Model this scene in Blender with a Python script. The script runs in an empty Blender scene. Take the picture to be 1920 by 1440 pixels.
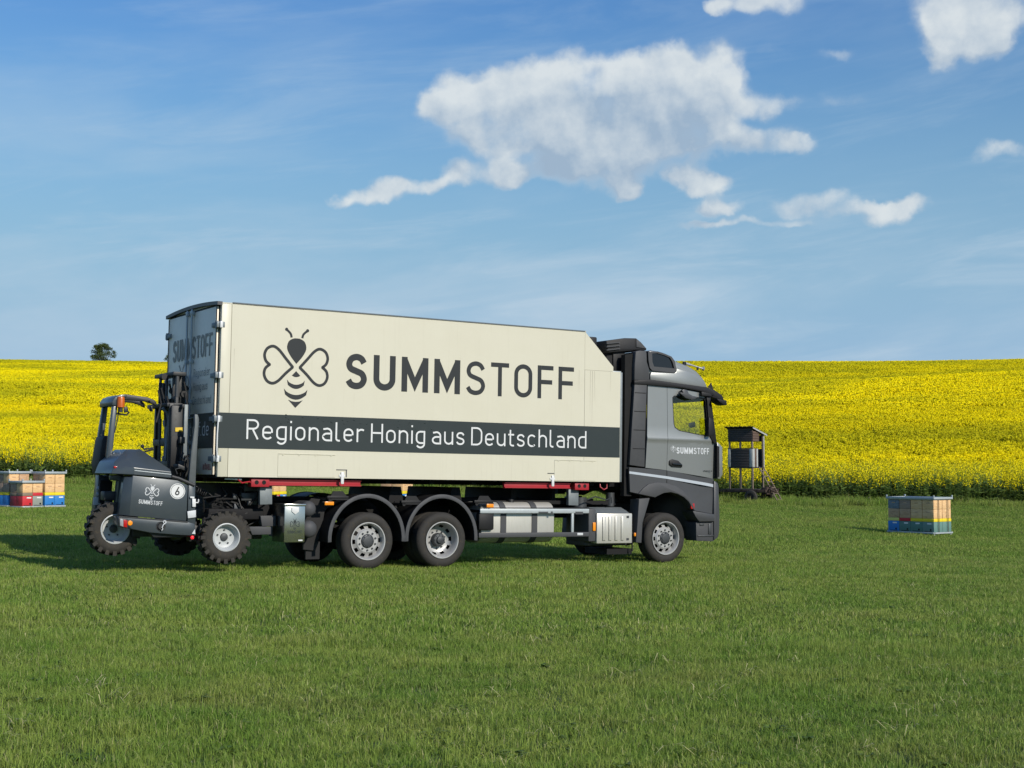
import bpy, bmesh, math, random
import numpy as np
from mathutils import Vector, Matrix, Euler

random.seed(7)
rng = np.random.default_rng(11)
R = math.radians
scene = bpy.context.scene
COL = scene.collection

# ------------------------------------------------------------------ camera
FPX, PITCH, EYE = 2651.0, 0.0583, 1.6          # focal length in photo pixels (1920 wide)
cam_data = bpy.data.cameras.new('camera')
cam_data.sensor_fit = 'HORIZONTAL'
cam_data.sensor_width = 36.0
cam_data.lens = 36.0 * FPX / 1920.0
cam_data.clip_start = 0.1
cam_data.clip_end = 6000.0
cam = bpy.data.objects.new('camera', cam_data)
COL.objects.link(cam)
cam.location = (0, 0, EYE)
cam.rotation_euler = (math.pi / 2 + PITCH, 0, 0)
scene.camera = cam

# ------------------------------------------------------------------ light
SUN_DIR = Vector((0.71, -0.70, 0.0)).normalized()   # towards the sun, on the ground
SUN_EL = R(30)
SUN_VEC = Vector((SUN_DIR.x * math.cos(SUN_EL), SUN_DIR.y * math.cos(SUN_EL), math.sin(SUN_EL)))
sun_data = bpy.data.lights.new('sun', 'SUN')
sun_data.energy = 4.2
sun_data.angle = R(0.53)
sun_data.color = (1.0, 0.93, 0.82)
sun = bpy.data.objects.new('sun', sun_data)
COL.objects.link(sun)
sun.rotation_euler = (-SUN_VEC).to_track_quat('-Z', 'Y').to_euler()

scene.view_settings.view_transform = 'Standard'
scene.view_settings.look = 'None'
scene.view_settings.gamma = 1.0
scene.view_settings.exposure = 0.0
scene.view_settings.use_curve_mapping = False
cy = scene.cycles
cy.use_denoising = True
try:
    cy.denoiser = 'OPENIMAGEDENOISE'
    cy.denoising_input_passes = 'RGB_ALBEDO_NORMAL'
except Exception:
    pass
cy.max_bounces = 7
cy.diffuse_bounces = 3
cy.glossy_bounces = 3
cy.transmission_bounces = 5
cy.transparent_max_bounces = 10
cy.sample_clamp_indirect = 6.0
cy.caustics_reflective = False
cy.caustics_refractive = False


def ray(px, py):
    """direction of the view ray through a pixel of the photograph"""
    r = (px - 960) / FPX
    u = -(py - 720) / FPX
    c, s = math.cos(PITCH), math.sin(PITCH)
    return Vector((r, c - u * s, s + u * c))


def at_depth(px, py, d):
    v = ray(px, py)
    return Vector((0, 0, EYE)) + v * (d / v.y)


# ------------------------------------------------------------------ node helpers
def nnew(nt, typ, **kw):
    n = nt.nodes.new(typ)
    for k, v in kw.items():
        setattr(n, k, v)
    return n


class NT:
    """small wrapper for node graphs built of math nodes"""
    def __init__(self, nt):
        self.nt = nt
        self.lk = nt.links.new

    def put(self, sock, val):
        if isinstance(val, bpy.types.NodeSocket):
            self.lk(val, sock)
        else:
            sock.default_value = val

    def m(self, op, a, b=None, c=None, clamp=False):
        n = self.nt.nodes.new('ShaderNodeMath')
        n.operation = op
        n.use_clamp = clamp
        self.put(n.inputs[0], a)
        if b is not None:
            self.put(n.inputs[1], b)
        if c is not None:
            self.put(n.inputs[2], c)
        return n.outputs[0]

    def v(self, op, a, b=None, out=0):
        n = self.nt.nodes.new('ShaderNodeVectorMath')
        n.operation = op
        self.put(n.inputs[0], a)
        if b is not None:
            self.put(n.inputs[1], b)
        return n.outputs[out]

    def sep(self, a):
        n = self.nt.nodes.new('ShaderNodeSeparateXYZ')
        self.lk(a, n.inputs[0])
        return n.outputs

    def comb(self, x, y, z):
        n = self.nt.nodes.new('ShaderNodeCombineXYZ')
        for i, q in enumerate((x, y, z)):
            self.put(n.inputs[i], q)
        return n.outputs[0]

    def noise(self, vec, scale, detail=4, rough=0.5, out='Fac', lac=2.0, dist=0.0):
        n = self.nt.nodes.new('ShaderNodeTexNoise')
        if vec is not None:
            self.lk(vec, n.inputs['Vector'])
        n.inputs['Scale'].default_value = scale
        n.inputs['Detail'].default_value = detail
        n.inputs['Roughness'].default_value = rough
        n.inputs['Lacunarity'].default_value = lac
        n.inputs['Distortion'].default_value = dist
        return n.outputs[out]

    def step(self, x, lo, hi, a=0.0, b=1.0):
        n = self.nt.nodes.new('ShaderNodeMapRange')
        n.interpolation_type = 'SMOOTHSTEP'
        self.put(n.inputs['Value'], x)
        self.put(n.inputs['From Min'], lo)
        self.put(n.inputs['From Max'], hi)
        self.put(n.inputs['To Min'], a)
        self.put(n.inputs['To Max'], b)
        return n.outputs[0]

    def mix(self, fac, a, b, blend='MIX'):
        n = self.nt.nodes.new('ShaderNodeMix')
        n.data_type = 'RGBA'
        n.blend_type = blend
        self.put(n.inputs[0], fac)
        self.put(n.inputs[6], a if isinstance(a, bpy.types.NodeSocket) else (*a[:3], 1))
        self.put(n.inputs[7], b if isinstance(b, bpy.types.NodeSocket) else (*b[:3], 1))
        return n.outputs[2]


# ------------------------------------------------------------------ world: Nishita sky with cumulus and thin cirrus
SKY_STRENGTH = 0.1
world = bpy.data.worlds.new('World')
scene.world = world
world.use_nodes = True
wnt = world.node_tree
wnt.nodes.clear()


def angles(px, py):
    d = ray(px, py).normalized()
    return math.atan2(d.x, d.y), math.asin(d.z)


# every cumulus is a heap of soft lobes given by where it hangs in the sky (azimuth, elevation)
LOBES = [(805, 205, 34, 32, 1), (850, 178, 48, 36, 1), (925, 165, 55, 40, 1), (900, 215, 90, 50, .9), (1005, 155, 58, 42, 1), (1085, 132, 55, 40, 1.05),
         (1160, 138, 55, 42, 1), (1235, 128, 60, 42, 1.05), (1305, 118, 55, 40, 1.05), (1358, 125, 40, 42, 1), (1370, 175, 45, 45, .85),
         (1000, 215, 110, 60, 1), (1120, 205, 130, 75, 1.05), (1245, 195, 120, 75, 1.05), (1320, 215, 70, 55, .85),
         (930, 255, 95, 36, .8), (1060, 270, 150, 50, .95), (1210, 275, 110, 50, .95), (1310, 270, 80, 36, .75),
         (1100, 325, 70, 36, .85), (1170, 335, 36, 32, .8), (1180, 352, 22, 14, .7), (1030, 325, 46, 22, .6),
         (940, 318, 42, 28, 1.05), (965, 335, 34, 20, .8), (860, 325, 40, 26, .85), (830, 345, 40, 16, .6),
         (790, 350, 42, 17, .9), (735, 360, 46, 19, 1), (680, 370, 46, 17, .95), (632, 380, 34, 12, .9),
         (1440, 198, 50, 26, .75), (1420, 262, 80, 24, .62), (1490, 274, 34, 13, .55),
         (1290, 334, 36, 20, 1.1), (1335, 352, 44, 17, 1.05), (1360, 390, 46, 17, .95), (1525, 382, 70, 22, .8),
         (1650, 392, 60, 20, 1.1), (1700, 382, 44, 14, .8), (1310, 424, 60, 9, .5), (1450, 416, 110, 9, .5),
         (1760, 25, 55, 50, 1.1), (1830, 35, 75, 55, 1), (1770, 85, 30, 34, .9), (1840, 75, 46, 30, .8), (1900, 15, 50, 50, .85), (1880, 80, 26, 30, .5),
         (1430, 4, 80, 26, 1), (1345, 6, 20, 14, .8), (1870, 285, 70, 18, .62),
         (1560, 102, 46, 14, .3), (1570, 185, 80, 14, .28), (1435, 105, 40, 16, .34)]


def cloud_group():
    g = bpy.data.node_groups.new('cloud_density', 'ShaderNodeTree')
    g.interface.new_socket('Direction', in_out='INPUT', socket_type='NodeSocketVector')
    g.interface.new_socket('Shift', in_out='INPUT', socket_type='NodeSocketVector')
    g.interface.new_socket('Density', in_out='OUTPUT', socket_type='NodeSocketFloat')
    t = NT(g)
    gi = g.nodes.new('NodeGroupInput')
    go = g.nodes.new('NodeGroupOutput')
    d = gi.outputs[0]
    x, y, z = t.sep(d)
    az = t.m('ARCTAN2', x, y)
    el = t.m('ARCSINE', z)
    p0 = t.v('ADD', t.comb(az, el, 0.0), gi.outputs[1])
    warp = t.v('SUBTRACT', t.noise(p0, 30, 5, .52, 'Color'), (0.5, 0.5, 0.5))
    p = t.v('ADD', p0, t.v('MULTIPLY', warp, (0.034, 0.027, 0.0)))
    acc = None
    for (cx, cy_, rx, ry, w) in LOBES:
        a, e = angles(cx, cy_)
        sx, sy = FPX / rx / 1.5, FPX / ry / 1.5
        n = g.nodes.new('ShaderNodeVectorMath')
        n.operation = 'MULTIPLY_ADD'
        t.lk(p, n.inputs[0])
        n.inputs[1].default_value = (sx, sy, 0)
        n.inputs[2].default_value = (-a * sx, -e * sy, 0)
        l2 = t.v('DOT_PRODUCT', n.outputs[0], n.outputs[0], out=1)
        k = t.m('MULTIPLY_ADD', l2, -math.sqrt(w), math.sqrt(w), clamp=True)
        acc = t.m('MULTIPLY', k, k) if acc is None else t.m('MULTIPLY_ADD', k, k, acc)
    # the rest of the sky carries the same kind of scattered cumulus
    side = t.m('MAXIMUM', t.m('DIVIDE', t.m('ABSOLUTE', az), 0.40), t.m('DIVIDE', el, 0.37))
    side = t.step(side, 1.0, 1.35)
    f = t.noise(t.v('MULTIPLY', d, (1, 1, 2.2)), 3.4, 5, .5)
    f = t.step(f, .56, .74)
    hor = t.step(el, 0.03, 0.12)
    acc = t.m('ADD', acc, t.m('MULTIPLY', t.m('MULTIPLY', f, side), hor))
    acc = t.m('MINIMUM', acc, 1.1)
    fine = t.noise(t.v('ADD', p0, t.v('MULTIPLY', warp, (.012, .012, 0))), 24, 8, .54)
    dens = t.m('ADD', t.m('SUBTRACT', acc, .13), t.m('MULTIPLY', t.m('SUBTRACT', fine, .49), 2.2))
    core = t.step(acc, 0.0, 0.42)
    dens = t.m('MULTIPLY', dens, core)
    t.lk(dens, go.inputs[0])
    return g


def build_world():
    t = NT(wnt)
    out = wnt.nodes.new('ShaderNodeOutputWorld')
    bg = wnt.nodes.new('ShaderNodeBackground')
    bg.inputs[1].default_value = SKY_STRENGTH
    t.lk(bg.outputs[0], out.inputs[0])
    sky = wnt.nodes.new('ShaderNodeTexSky')
    sky.sky_type = 'NISHITA'
    sky.sun_disc = False
    sky.sun_elevation = SUN_EL
    sky.sun_rotation = math.atan2(SUN_VEC.x, SUN_VEC.y)
    sky.altitude = 100
    sky.air_density = 1.45
    sky.dust_density = 0.25
    sky.ozone_density = 3.0
    tc = wnt.nodes.new('ShaderNodeTexCoord')
    d = t.v('NORMALIZE', tc.outputs['Generated'])
    x, y, z = t.sep(d)
    g = cloud_group()

    def dens(shift):
        n = wnt.nodes.new('ShaderNodeGroup')
        n.node_tree = g
        t.lk(d, n.inputs[0])
        n.inputs[1].default_value = shift
        return n.outputs[0]
    d0 = dens((0, 0, 0))
    d1 = dens((0.007, 0.023, 0))       # towards the light: up and a little to the right
    alpha = t.step(d0, -.08, .95)
    light = t.m('SUBTRACT', d0, d1)
    light = t.m('MULTIPLY_ADD', t.step(light, -0.85, 1.1), .78, .07)
    sp = t.comb(t.m('ARCTAN2', x, y), t.m('ARCSINE', z), 0.4)
    lump = t.m('SUBTRACT', t.noise(sp, 34, 5, .55), t.noise(t.v('ADD', sp, (.005, .008, 0)), 34, 5, .55))
    big = t.m('SUBTRACT', t.noise(sp, 15, 3, .5), .52)
    light = t.m('ADD', light, t.m('ADD', t.m('MULTIPLY', lump, 1.3), t.m('MULTIPLY', big, 1.1)), clamp=True)
    thin = t.step(d0, 0.9, 0.2)
    light = t.m('MAXIMUM', light, t.m('MULTIPLY', thin, .42))
    ccol = t.mix(light, CLOUD_SHADE, CLOUD_LIT)
    # cirrus: long thin streaks
    az = t.m('ARCTAN2', x, y)
    el = t.m('ARCSINE', z)
    st = t.comb(t.m('ADD', az, t.m('MULTIPLY', el, -0.4)), t.m('MULTIPLY', t.m('ADD', el, t.m('MULTIPLY', az, -0.12)), 5.5), 0.3)
    c1 = t.noise(st, 5.5, 7, .62, dist=.5)
    c1 = t.step(c1, .45, .78)
    band = t.step(el, .30, .10, .35, 1.0)
    c2 = t.step(t.noise(t.comb(az, t.m('MULTIPLY', t.m('ADD', el, t.m('MULTIPLY', az, -.10)), 4.0), 1.7), 3.1, 6, .55, dist=.3), .44, .72)
    c3 = t.m('MULTIPLY', t.step(el, .145, .085), t.step(t.noise(t.comb(az, t.m('MULTIPLY', el, 5.0), 4.1), 2.6, 5, .55, dist=.4), .40, .64, 0.0, .36))
    c1 = t.m('MULTIPLY', t.m('ADD', t.m('ADD', t.m('MULTIPLY', c1, .6), t.m('MULTIPLY', c2, .5)), c3), band, clamp=True)
    veil = t.step(el, .33, 0.05, 0.0, 0.93)
    # deepen the blue as the camera does, without letting the glow round the sun run away
    gm = wnt.nodes.new('ShaderNodeGamma')
    t.lk(sky.outputs[0], gm.inputs[0])
    gm.inputs[1].default_value = 2.05
    lw = (.2126, .7152, .0722)
    gain = t.m('DIVIDE', t.v('DOT_PRODUCT', sky.outputs[0], lw, out=1), t.m('ADD', t.v('DOT_PRODUCT', gm.outputs[0], lw, out=1), .0001))
    sc = t.v('SCALE', gm.outputs[0])
    t.put(sc.node.inputs['Scale'], t.m('MULTIPLY', gain, SKY_GAIN))
    blue = t.v('MINIMUM', sc, (9.0, 9.0, 9.5))
    base = t.mix(veil, blue, VEIL)
    base = t.mix(c1, base, CIRRUS)
    fin = t.mix(t.m('MULTIPLY', alpha, .92), base, ccol)
    t.lk(fin, bg.inputs[0])
    world.cycles.sampling_method = 'MANUAL'
    world.cycles.sample_map_resolution = 512


SKY_GAIN = .80
CLOUD_SHADE, CLOUD_LIT = (3.5, 4.6, 5.9), (7.3, 7.8, 8.0)
VEIL, CIRRUS = (2.9, 4.8, 7.1), (5.0, 6.3, 7.5)
build_world()


# ------------------------------------------------------------------ materials
MATS = {}


def principled(name):
    m = bpy.data.materials.new(name)
    m.use_nodes = True
    nt = m.node_tree
    b = nt.nodes['Principled BSDF']
    MATS[name] = m
    return m, nt, b, NT(nt)


def mat(name, col, rough=0.5, metal=0.0, var=0.12, scale=6.0, dirt=0.0, dirt_col=(.12, .10, .07), bump=0.0, bscale=200.0, coat=0.0,
        stretch=(1, 1, 1), spec=0.5, emit=0.0):
    """a paint, plastic or metal with uneven tone, dirt and fine relief"""
    if name in MATS:
        return MATS[name]
    m, nt, b, t = principled(name)
    tc = nt.nodes.new('ShaderNodeTexCoord')
    pos = t.v('MULTIPLY', tc.outputs['Object'], stretch)
    n = t.noise(pos, scale, 6, .6)
    k = t.m('MULTIPLY_ADD', t.m('SUBTRACT', n, .5), var * 2, 1.0)
    c = t.v('SCALE', (col[0], col[1], col[2]))
    sc = c.node
    t.put(sc.inputs['Scale'], k)
    colr = c
    if dirt:
        dn = t.noise(tc.outputs['Object'], scale * 2.3, 8, .7)
        df = t.m('MULTIPLY', t.step(dn, .5, .78), dirt)
        colr = t.mix(df, c, dirt_col)
        t.put(b.inputs['Roughness'], t.m('ADD', t.m('MULTIPLY', df, .4), rough, clamp=True))
    else:
        t.put(b.inputs['Roughness'], t.m('MULTIPLY_ADD', t.m('SUBTRACT', n, .5), .18, rough, clamp=True))
    t.put(b.inputs['Base Color'], colr)
    b.inputs['Metallic'].default_value = metal
    b.inputs['Specular IOR Level'].default_value = spec
    if coat:
        b.inputs['Coat Weight'].default_value = coat
        b.inputs['Coat Roughness'].default_value = .08
    if bump:
        bn = nt.nodes.new('ShaderNodeBump')
        bn.inputs['Strength'].default_value = bump
        bn.inputs['Distance'].default_value = .01
        t.lk(t.noise(pos, bscale, 4, .6), bn.inputs['Height'])
        t.lk(bn.outputs[0], b.inputs['Normal'])
    if emit:
        b.inputs['Emission Color'].default_value = (*col, 1)
        b.inputs['Emission Strength'].default_value = emit
    return m


def cream_paint():
    m, nt, b, t = principled('cream_paint')
    tc = nt.nodes.new('ShaderNodeTexCoord')
    p = tc.outputs['Object']
    n = t.noise(p, 1.3, 6, .6)
    streak = t.noise(t.v('MULTIPLY', p, (9, 9, .35)), 2.0, 6, .65)
    spots = t.noise(p, 34, 5, .7)
    x, y, z = t.sep(p)
    low = t.step(z, 2.0, 1.45)
    c = t.mix(t.step(n, .3, .7), (.60, .575, .455), (.575, .55, .43))
    c = t.mix(t.m('MULTIPLY', t.step(streak, .52, .8), t.m('MULTIPLY_ADD', low, .25, .16)), c, (.36, .33, .24))
    c = t.mix(t.m('MULTIPLY', t.step(spots, .70, .76), .35), c, (.25, .2, .13))
    t.put(b.inputs['Base Color'], c)
    t.put(b.inputs['Roughness'], t.m('MULTIPLY_ADD', n, .25, .3))
    bn = nt.nodes.new('ShaderNodeBump')
    bn.inputs['Strength'].default_value = .12
    bn.inputs['Distance'].default_value = .02
    t.lk(t.noise(p, 2.2, 3, .5), bn.inputs['Height'])
    t.lk(bn.outputs[0], b.inputs['Normal'])
    return m


def glass_mat(name, tint, gloss=0.08):
    m, nt, b, t = principled(name)
    out = [n for n in nt.nodes if n.type == 'OUTPUT_MATERIAL'][0]
    tr = nt.nodes.new('ShaderNodeBsdfTransparent')
    tr.inputs[0].default_value = (*tint, 1)
    gl = nt.nodes.new('ShaderNodeBsdfGlossy')
    gl.inputs['Roughness'].default_value = .02
    fr = nt.nodes.new('ShaderNodeFresnel')
    gb = nt.nodes.new('ShaderNodeNewGeometry')      # a thin pane reflects alike from both sides
    t.put(fr.inputs[0], t.m('MULTIPLY_ADD', gb.outputs['Backfacing'], 1 / 1.5 - 1.5, 1.5))
    mx = nt.nodes.new('ShaderNodeMixShader')
    t.lk(t.m('ADD', fr.outputs[0], gloss * .3, clamp=True), mx.inputs[0])
    t.lk(tr.outputs[0], mx.inputs[1])
    t.lk(gl.outputs[0], mx.inputs[2])
    t.lk(mx.outputs[0], out.inputs[0])
    return m


def leaf_mat(name, c0, c1, c2, nscale, trans=0.35, tintattr=True, rough=.6, bloom=None, worn=None):
    """plants: colour per leaf (attribute) times patches across the field"""
    m, nt, b, t = principled(name)
    out = [n for n in nt.nodes if n.type == 'OUTPUT_MATERIAL'][0]
    geo = nt.nodes.new('ShaderNodeNewGeometry')
    n1 = t.noise(geo.outputs['Position'], nscale, 5, .6)
    n2 = t.noise(geo.outputs['Position'], nscale * 7.3, 3, .6)
    f = t.step(t.m('ADD', t.m('MULTIPLY', n1, .65), t.m('MULTIPLY', n2, .35)), .38, .62)
    c = t.mix(f, c0, c1)
    if worn:
        w1 = t.step(t.noise(t.v('MULTIPLY', geo.outputs['Position'], (.35, .8, 0)), .9, 5, .62), .50, .70)
        w2 = t.step(t.noise(t.v('MULTIPLY', geo.outputs['Position'], (1, 1, 0)), 2.6, 3, .6), .58, .74)
        c = t.mix(t.m('MAXIMUM', t.m('MULTIPLY', w1, .55), t.m('MULTIPLY', w2, .45)), c, worn)
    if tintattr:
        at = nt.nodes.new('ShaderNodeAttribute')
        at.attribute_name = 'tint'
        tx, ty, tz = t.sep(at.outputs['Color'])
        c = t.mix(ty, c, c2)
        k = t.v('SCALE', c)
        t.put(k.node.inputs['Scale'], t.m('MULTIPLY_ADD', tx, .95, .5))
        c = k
    if bloom:
        c = bloom(t, geo, c)
        # petals lie every way in a head, so a head as a whole shades softly
        nn = t.v('NORMALIZE', t.v('ADD', t.v('MULTIPLY', geo.outputs['Normal'], (.55, .55, .55)), (.12, -.35, .55)))
        t.lk(nn, b.inputs['Normal'])
    t.put(b.inputs['Base Color'], c)
    b.inputs['Roughness'].default_value = rough
    b.inputs['Specular IOR Level'].default_value = .06 if bloom else .25
    tr = nt.nodes.new('ShaderNodeBsdfTranslucent')
    t.put(tr.inputs[0], c)
    mx = nt.nodes.new('ShaderNodeMixShader')
    mx.inputs[0].default_value = trans
    t.lk(b.outputs[0], mx.inputs[1])
    t.lk(tr.outputs[0], mx.inputs[2])
    t.lk(mx.outputs[0], out.inputs[0])
    return m


cream_paint()
mat('vinyl_grey', (.026, .036, .037), .5, var=.1, scale=3, dirt=.10, dirt_col=(.08, .08, .07), spec=.25)
mat('vinyl_dark_grey', (.030, .034, .036), .55, var=.08, scale=8, spec=.2)
mat('vinyl_white', (.66, .67, .66), .45, var=.04, scale=8)
mat('vinyl_silver', (.55, .57, .58), .45, var=.05, scale=8)
mat('cab_silver', (.255, .265, .256), .36, metal=.45, var=.05, scale=2, dirt=.10, coat=.35)
mat('cab_dark', (.062, .064, .068), .45, metal=.2, var=.1, scale=4, dirt=.16, dirt_col=(.07,.06,.05))
mat('cab_trim', (.058, .060, .064), .6, var=.12, scale=8, dirt=.2, dirt_col=(.08, .07, .055), spec=.35)
mat('stripe_pale', (.42, .46, .50), .45, var=.08, scale=5, dirt=.12)
mat('black_plastic', (.010, .010, .011), .55, var=.2, scale=9, dirt=.15, dirt_col=(.03, .027, .022), bump=.1, spec=.35)
mat('chassis_black', (.009, .009, .010), .7, spec=.25, var=.3, scale=7, dirt=.4, dirt_col=(.03, .025, .018), bump=.2, bscale=60)
mat('rubber', (.024, .022, .019), .8, var=.3, scale=7, dirt=.75, dirt_col=(.085, .068, .046), bump=.3, bscale=90)
mat('rubber_muddy', (.030, .027, .022), .85, var=.3, scale=7, dirt=.7, dirt_col=(.10, .078, .05), bump=.4, bscale=60)
mat('rim_silver', (.42, .42, .41), .42, metal=.35, var=.1, scale=10, dirt=.35, dirt_col=(.14, .11, .075))
mat('hub_grey', (.065, .07, .075), .5, metal=.5, var=.2, scale=14, dirt=.35)
mat('hole_black', (.006, .006, .006), .9, var=.1)
mat('aluminium', (.56, .545, .49), .42, metal=.45, var=.12, scale=5, dirt=.22, dirt_col=(.3, .27, .2), stretch=(14, 1, 1), bump=.06, bscale=30)
mat('stainless', (.52, .52, .47), .22, metal=.95, var=.08, scale=4, dirt=.12)
mat('galvanised', (.19, .215, .225), .55, metal=.4, var=.25, scale=14, dirt=.25, dirt_col=(.18, .17, .14))
mat('rail_pale', (.40, .44, .45), .5, metal=.25, var=.12, scale=9, dirt=.3, dirt_col=(.2, .19, .16))
mat('red_steel', (.36, .018, .028), .45, var=.18, scale=6, dirt=.2, dirt_col=(.09, .02, .02))
mat('amber', (.85, .28, .015), .25, var=.15, scale=20)
mat('red_lens', (.42, .012, .012), .2, var=.15, scale=20)
mat('red_lamp_lit', (.9, .02, .03), .3, emit=.8)
mat('grey_lens', (.28, .30, .31), .25, var=.2, scale=30)
mat('fork_paint', (.050, .063, .072), .36, metal=.15, var=.1, scale=5, dirt=.14, dirt_col=(.12, .11, .08), coat=.2)
mat('guard_grey', (.095, .11, .115), .55, metal=.3, var=.25, scale=14, dirt=.2)
mat('rim_paint', (.44, .46, .46), .45, var=.12, scale=10, dirt=.3, dirt_col=(.16, .13, .09))
mat('fork_dark', (.020, .022, .024), .5, var=.2, scale=6, dirt=.35, dirt_col=(.07, .06, .045))
mat('yellow_sticker', (.72, .50, .03), .5, var=.2, scale=60)
mat('vinyl_mid_grey', (.27, .255, .22), .55, var=.1, scale=8)  # rear door lettering: one even grey, lighter than the lettering on the side
mat('beacon_orange', (.50, .11, .01), .3, var=.15, scale=20)
mat('door_cream_lifted', (.86, .75, .59), .42, var=.06, scale=2.2, dirt=.14, dirt_col=(.24, .22, .16))  # the wall's cream, painted lighter and warmer to lift the shade on the rear doors
mat('cable_black', (.01, .01, .01), .6)
glass_mat('window_glass', (.91, .95, .86), .0)
glass_mat('tinted_glass', (.05, .055, .06), .3)
mat('glass_black', (.006, .006, .007), .08, var=.1, coat=.5)


# ------------------------------------------------------------------ mesh helpers
class MB:
    """collects shapes into one mesh (local coordinates)"""
    def __init__(self):
        self.bm = bmesh.new()

    def _add(self, tmp, bev=0.0, seg=2):
        bmesh.ops.recalc_face_normals(tmp, faces=tmp.faces[:])
        if bev > 0:
            ed = [e for e in tmp.edges if len(e.link_faces) == 2 and e.calc_face_angle(0) > .35]
            if ed:
                bmesh.ops.bevel(tmp, geom=ed, offset=bev, segments=seg, profile=.5, affect='EDGES', clamp_overlap=True)
        me = bpy.data.meshes.new('tmp')
        tmp.to_mesh(me)
        tmp.free()
        self.bm.from_mesh(me)
        bpy.data.meshes.remove(me)
        return self

    def box(self, x0, x1, y0, y1, z0, z1, bev=0.0, seg=2):
        t = bmesh.new()
        bmesh.ops.create_cube(t, size=1)
        for v in t.verts:
            v.co = Vector(((x0 + x1) / 2 + v.co.x * (x1 - x0), (y0 + y1) / 2 + v.co.y * (y1 - y0), (z0 + z1) / 2 + v.co.z * (z1 - z0)))
        return self._add(t, bev, seg)

    def prism(self, poly, a, b, axis='v', bev=0.0, seg=2):
        """polygon swept along one axis: v (poly in u,h), u (poly in v,h) or h (poly in u,v)"""
        def P(p, w):
            if axis == 'v':
                return Vector((p[0], w, p[1]))
            if axis == 'u':
                return Vector((w, p[0], p[1]))
            return Vector((p[0], p[1], w))
        t = bmesh.new()
        A = [t.verts.new(P(p, a)) for p in poly]
        B = [t.verts.new(P(p, b)) for p in poly]
        t.faces.new(A)
        t.faces.new(B[::-1])
        n = len(poly)
        for i in range(n):
            t.faces.new((A[i], B[i], B[(i + 1) % n], A[(i + 1) % n]))
        return self._add(t, bev, seg)

    def hull(self, pts, bev=0.0, seg=2):
        t = bmesh.new()
        for p in pts:
            t.verts.new(Vector(p))
        r = bmesh.ops.convex_hull(t, input=t.verts[:])
        dead = [g for g in r['geom_interior'] if isinstance(g, bmesh.types.BMVert)]
        if dead:
            bmesh.ops.delete(t, geom=dead, context='VERTS')
        bmesh.ops.dissolve_limit(t, angle_limit=.02, verts=t.verts[:], edges=t.edges[:])
        return self._add(t, bev, seg)

    def cyl(self, p0, p1, r0, r1=None, n=14, caps=True):
        r1 = r0 if r1 is None else r1
        p0, p1 = Vector(p0), Vector(p1)
        d = (p1 - p0).normalized()
        a = d.orthogonal().normalized()
        b = d.cross(a)
        t = bmesh.new()
        A, B = [], []
        for i in range(n):
            w = 2 * math.pi * i / n
            o = a * math.cos(w) + b * math.sin(w)
            A.append(t.verts.new(p0 + o * r0))
            B.append(t.verts.new(p1 + o * r1))
        for i in range(n):
            t.faces.new((A[i], A[(i + 1) % n], B[(i + 1) % n], B[i]))
        if caps:
            t.faces.new(A[::-1])
            t.faces.new(B)
        return self._add(t)

    def tube(self, pts, r, n=8, rad=None):
        pts = [Vector(p) for p in pts]
        t = bmesh.new()
        prev = None
        ref = None
        for i, p in enumerate(pts):
            d = (pts[min(i + 1, len(pts) - 1)] - pts[max(i - 1, 0)]).normalized()
            if ref is None:
                ref = d.orthogonal().normalized()
            a = (ref - d * ref.dot(d))
            a = a.normalized() if a.length > 1e-6 else d.orthogonal().normalized()
            ref = a
            b = d.cross(a)
            rr = rad[i] if rad else r
            ring = [t.verts.new(p + (a * math.cos(2 * math.pi * k / n) + b * math.sin(2 * math.pi * k / n)) * rr) for k in range(n)]
            if prev:
                for k in range(n):
                    t.faces.new((prev[k], prev[(k + 1) % n], ring[(k + 1) % n], ring[k]))
            else:
                t.faces.new(ring[::-1])
            prev = ring
        t.faces.new(prev)
        return self._add(t)

    def lathe(self, prof, c, axis=(0, 1, 0), n=40, skip=None, close=False):
        """profile of (radius, offset along the axis) turned about the axis"""
        c, d = Vector(c), Vector(axis).normalized()
        a = Vector((0, 0, 1)) if abs(d.z) < .9 else Vector((1, 0, 0))
        a = (a - d * a.dot(d)).normalized()
        b = d.cross(a)
        t = bmesh.new()
        rings = []
        for (r, w) in prof:
            if r < 1e-5:
                rings.append([t.verts.new(c + d * w)])
            else:
                rings.append([t.verts.new(c + d * w + (a * math.cos(2 * math.pi * k / n) + b * math.sin(2 * math.pi * k / n)) * r) for k in range(n)])
        pairs = list(zip(range(len(rings) - 1), range(1, len(rings))))
        if close:
            pairs.append((len(rings) - 1, 0))
        for j, (i0, i1) in enumerate(pairs):
            A, B = rings[i0], rings[i1]
            for k in range(n):
                if skip and skip(j, k):
                    continue
                k2 = (k + 1) % n
                if len(A) == 1 and len(B) == 1:
                    continue
                if len(A) == 1:
                    t.faces.new((A[0], B[k2], B[k]))
                elif len(B) == 1:
                    t.faces.new((A[k], A[k2], B[0]))
                else:
                    t.faces.new((A[k], A[k2], B[k2], B[k]))
        return self._add(t)

    def sphere(self, c, r, sc=(1, 1, 1), seg=12):
        t = bmesh.new()
        bmesh.ops.create_uvsphere(t, u_segments=seg, v_segments=max(6, seg // 2), radius=1)
        for v in t.verts:
            v.co = Vector((c[0] + v.co.x * r * sc[0], c[1] + v.co.y * r * sc[1], c[2] + v.co.z * r * sc[2]))
        return self._add(t)

    def quad(self, *p):
        vs = [self.bm.verts.new(Vector(q)) for q in p]
        self.bm.faces.new(vs)
        return self

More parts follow.
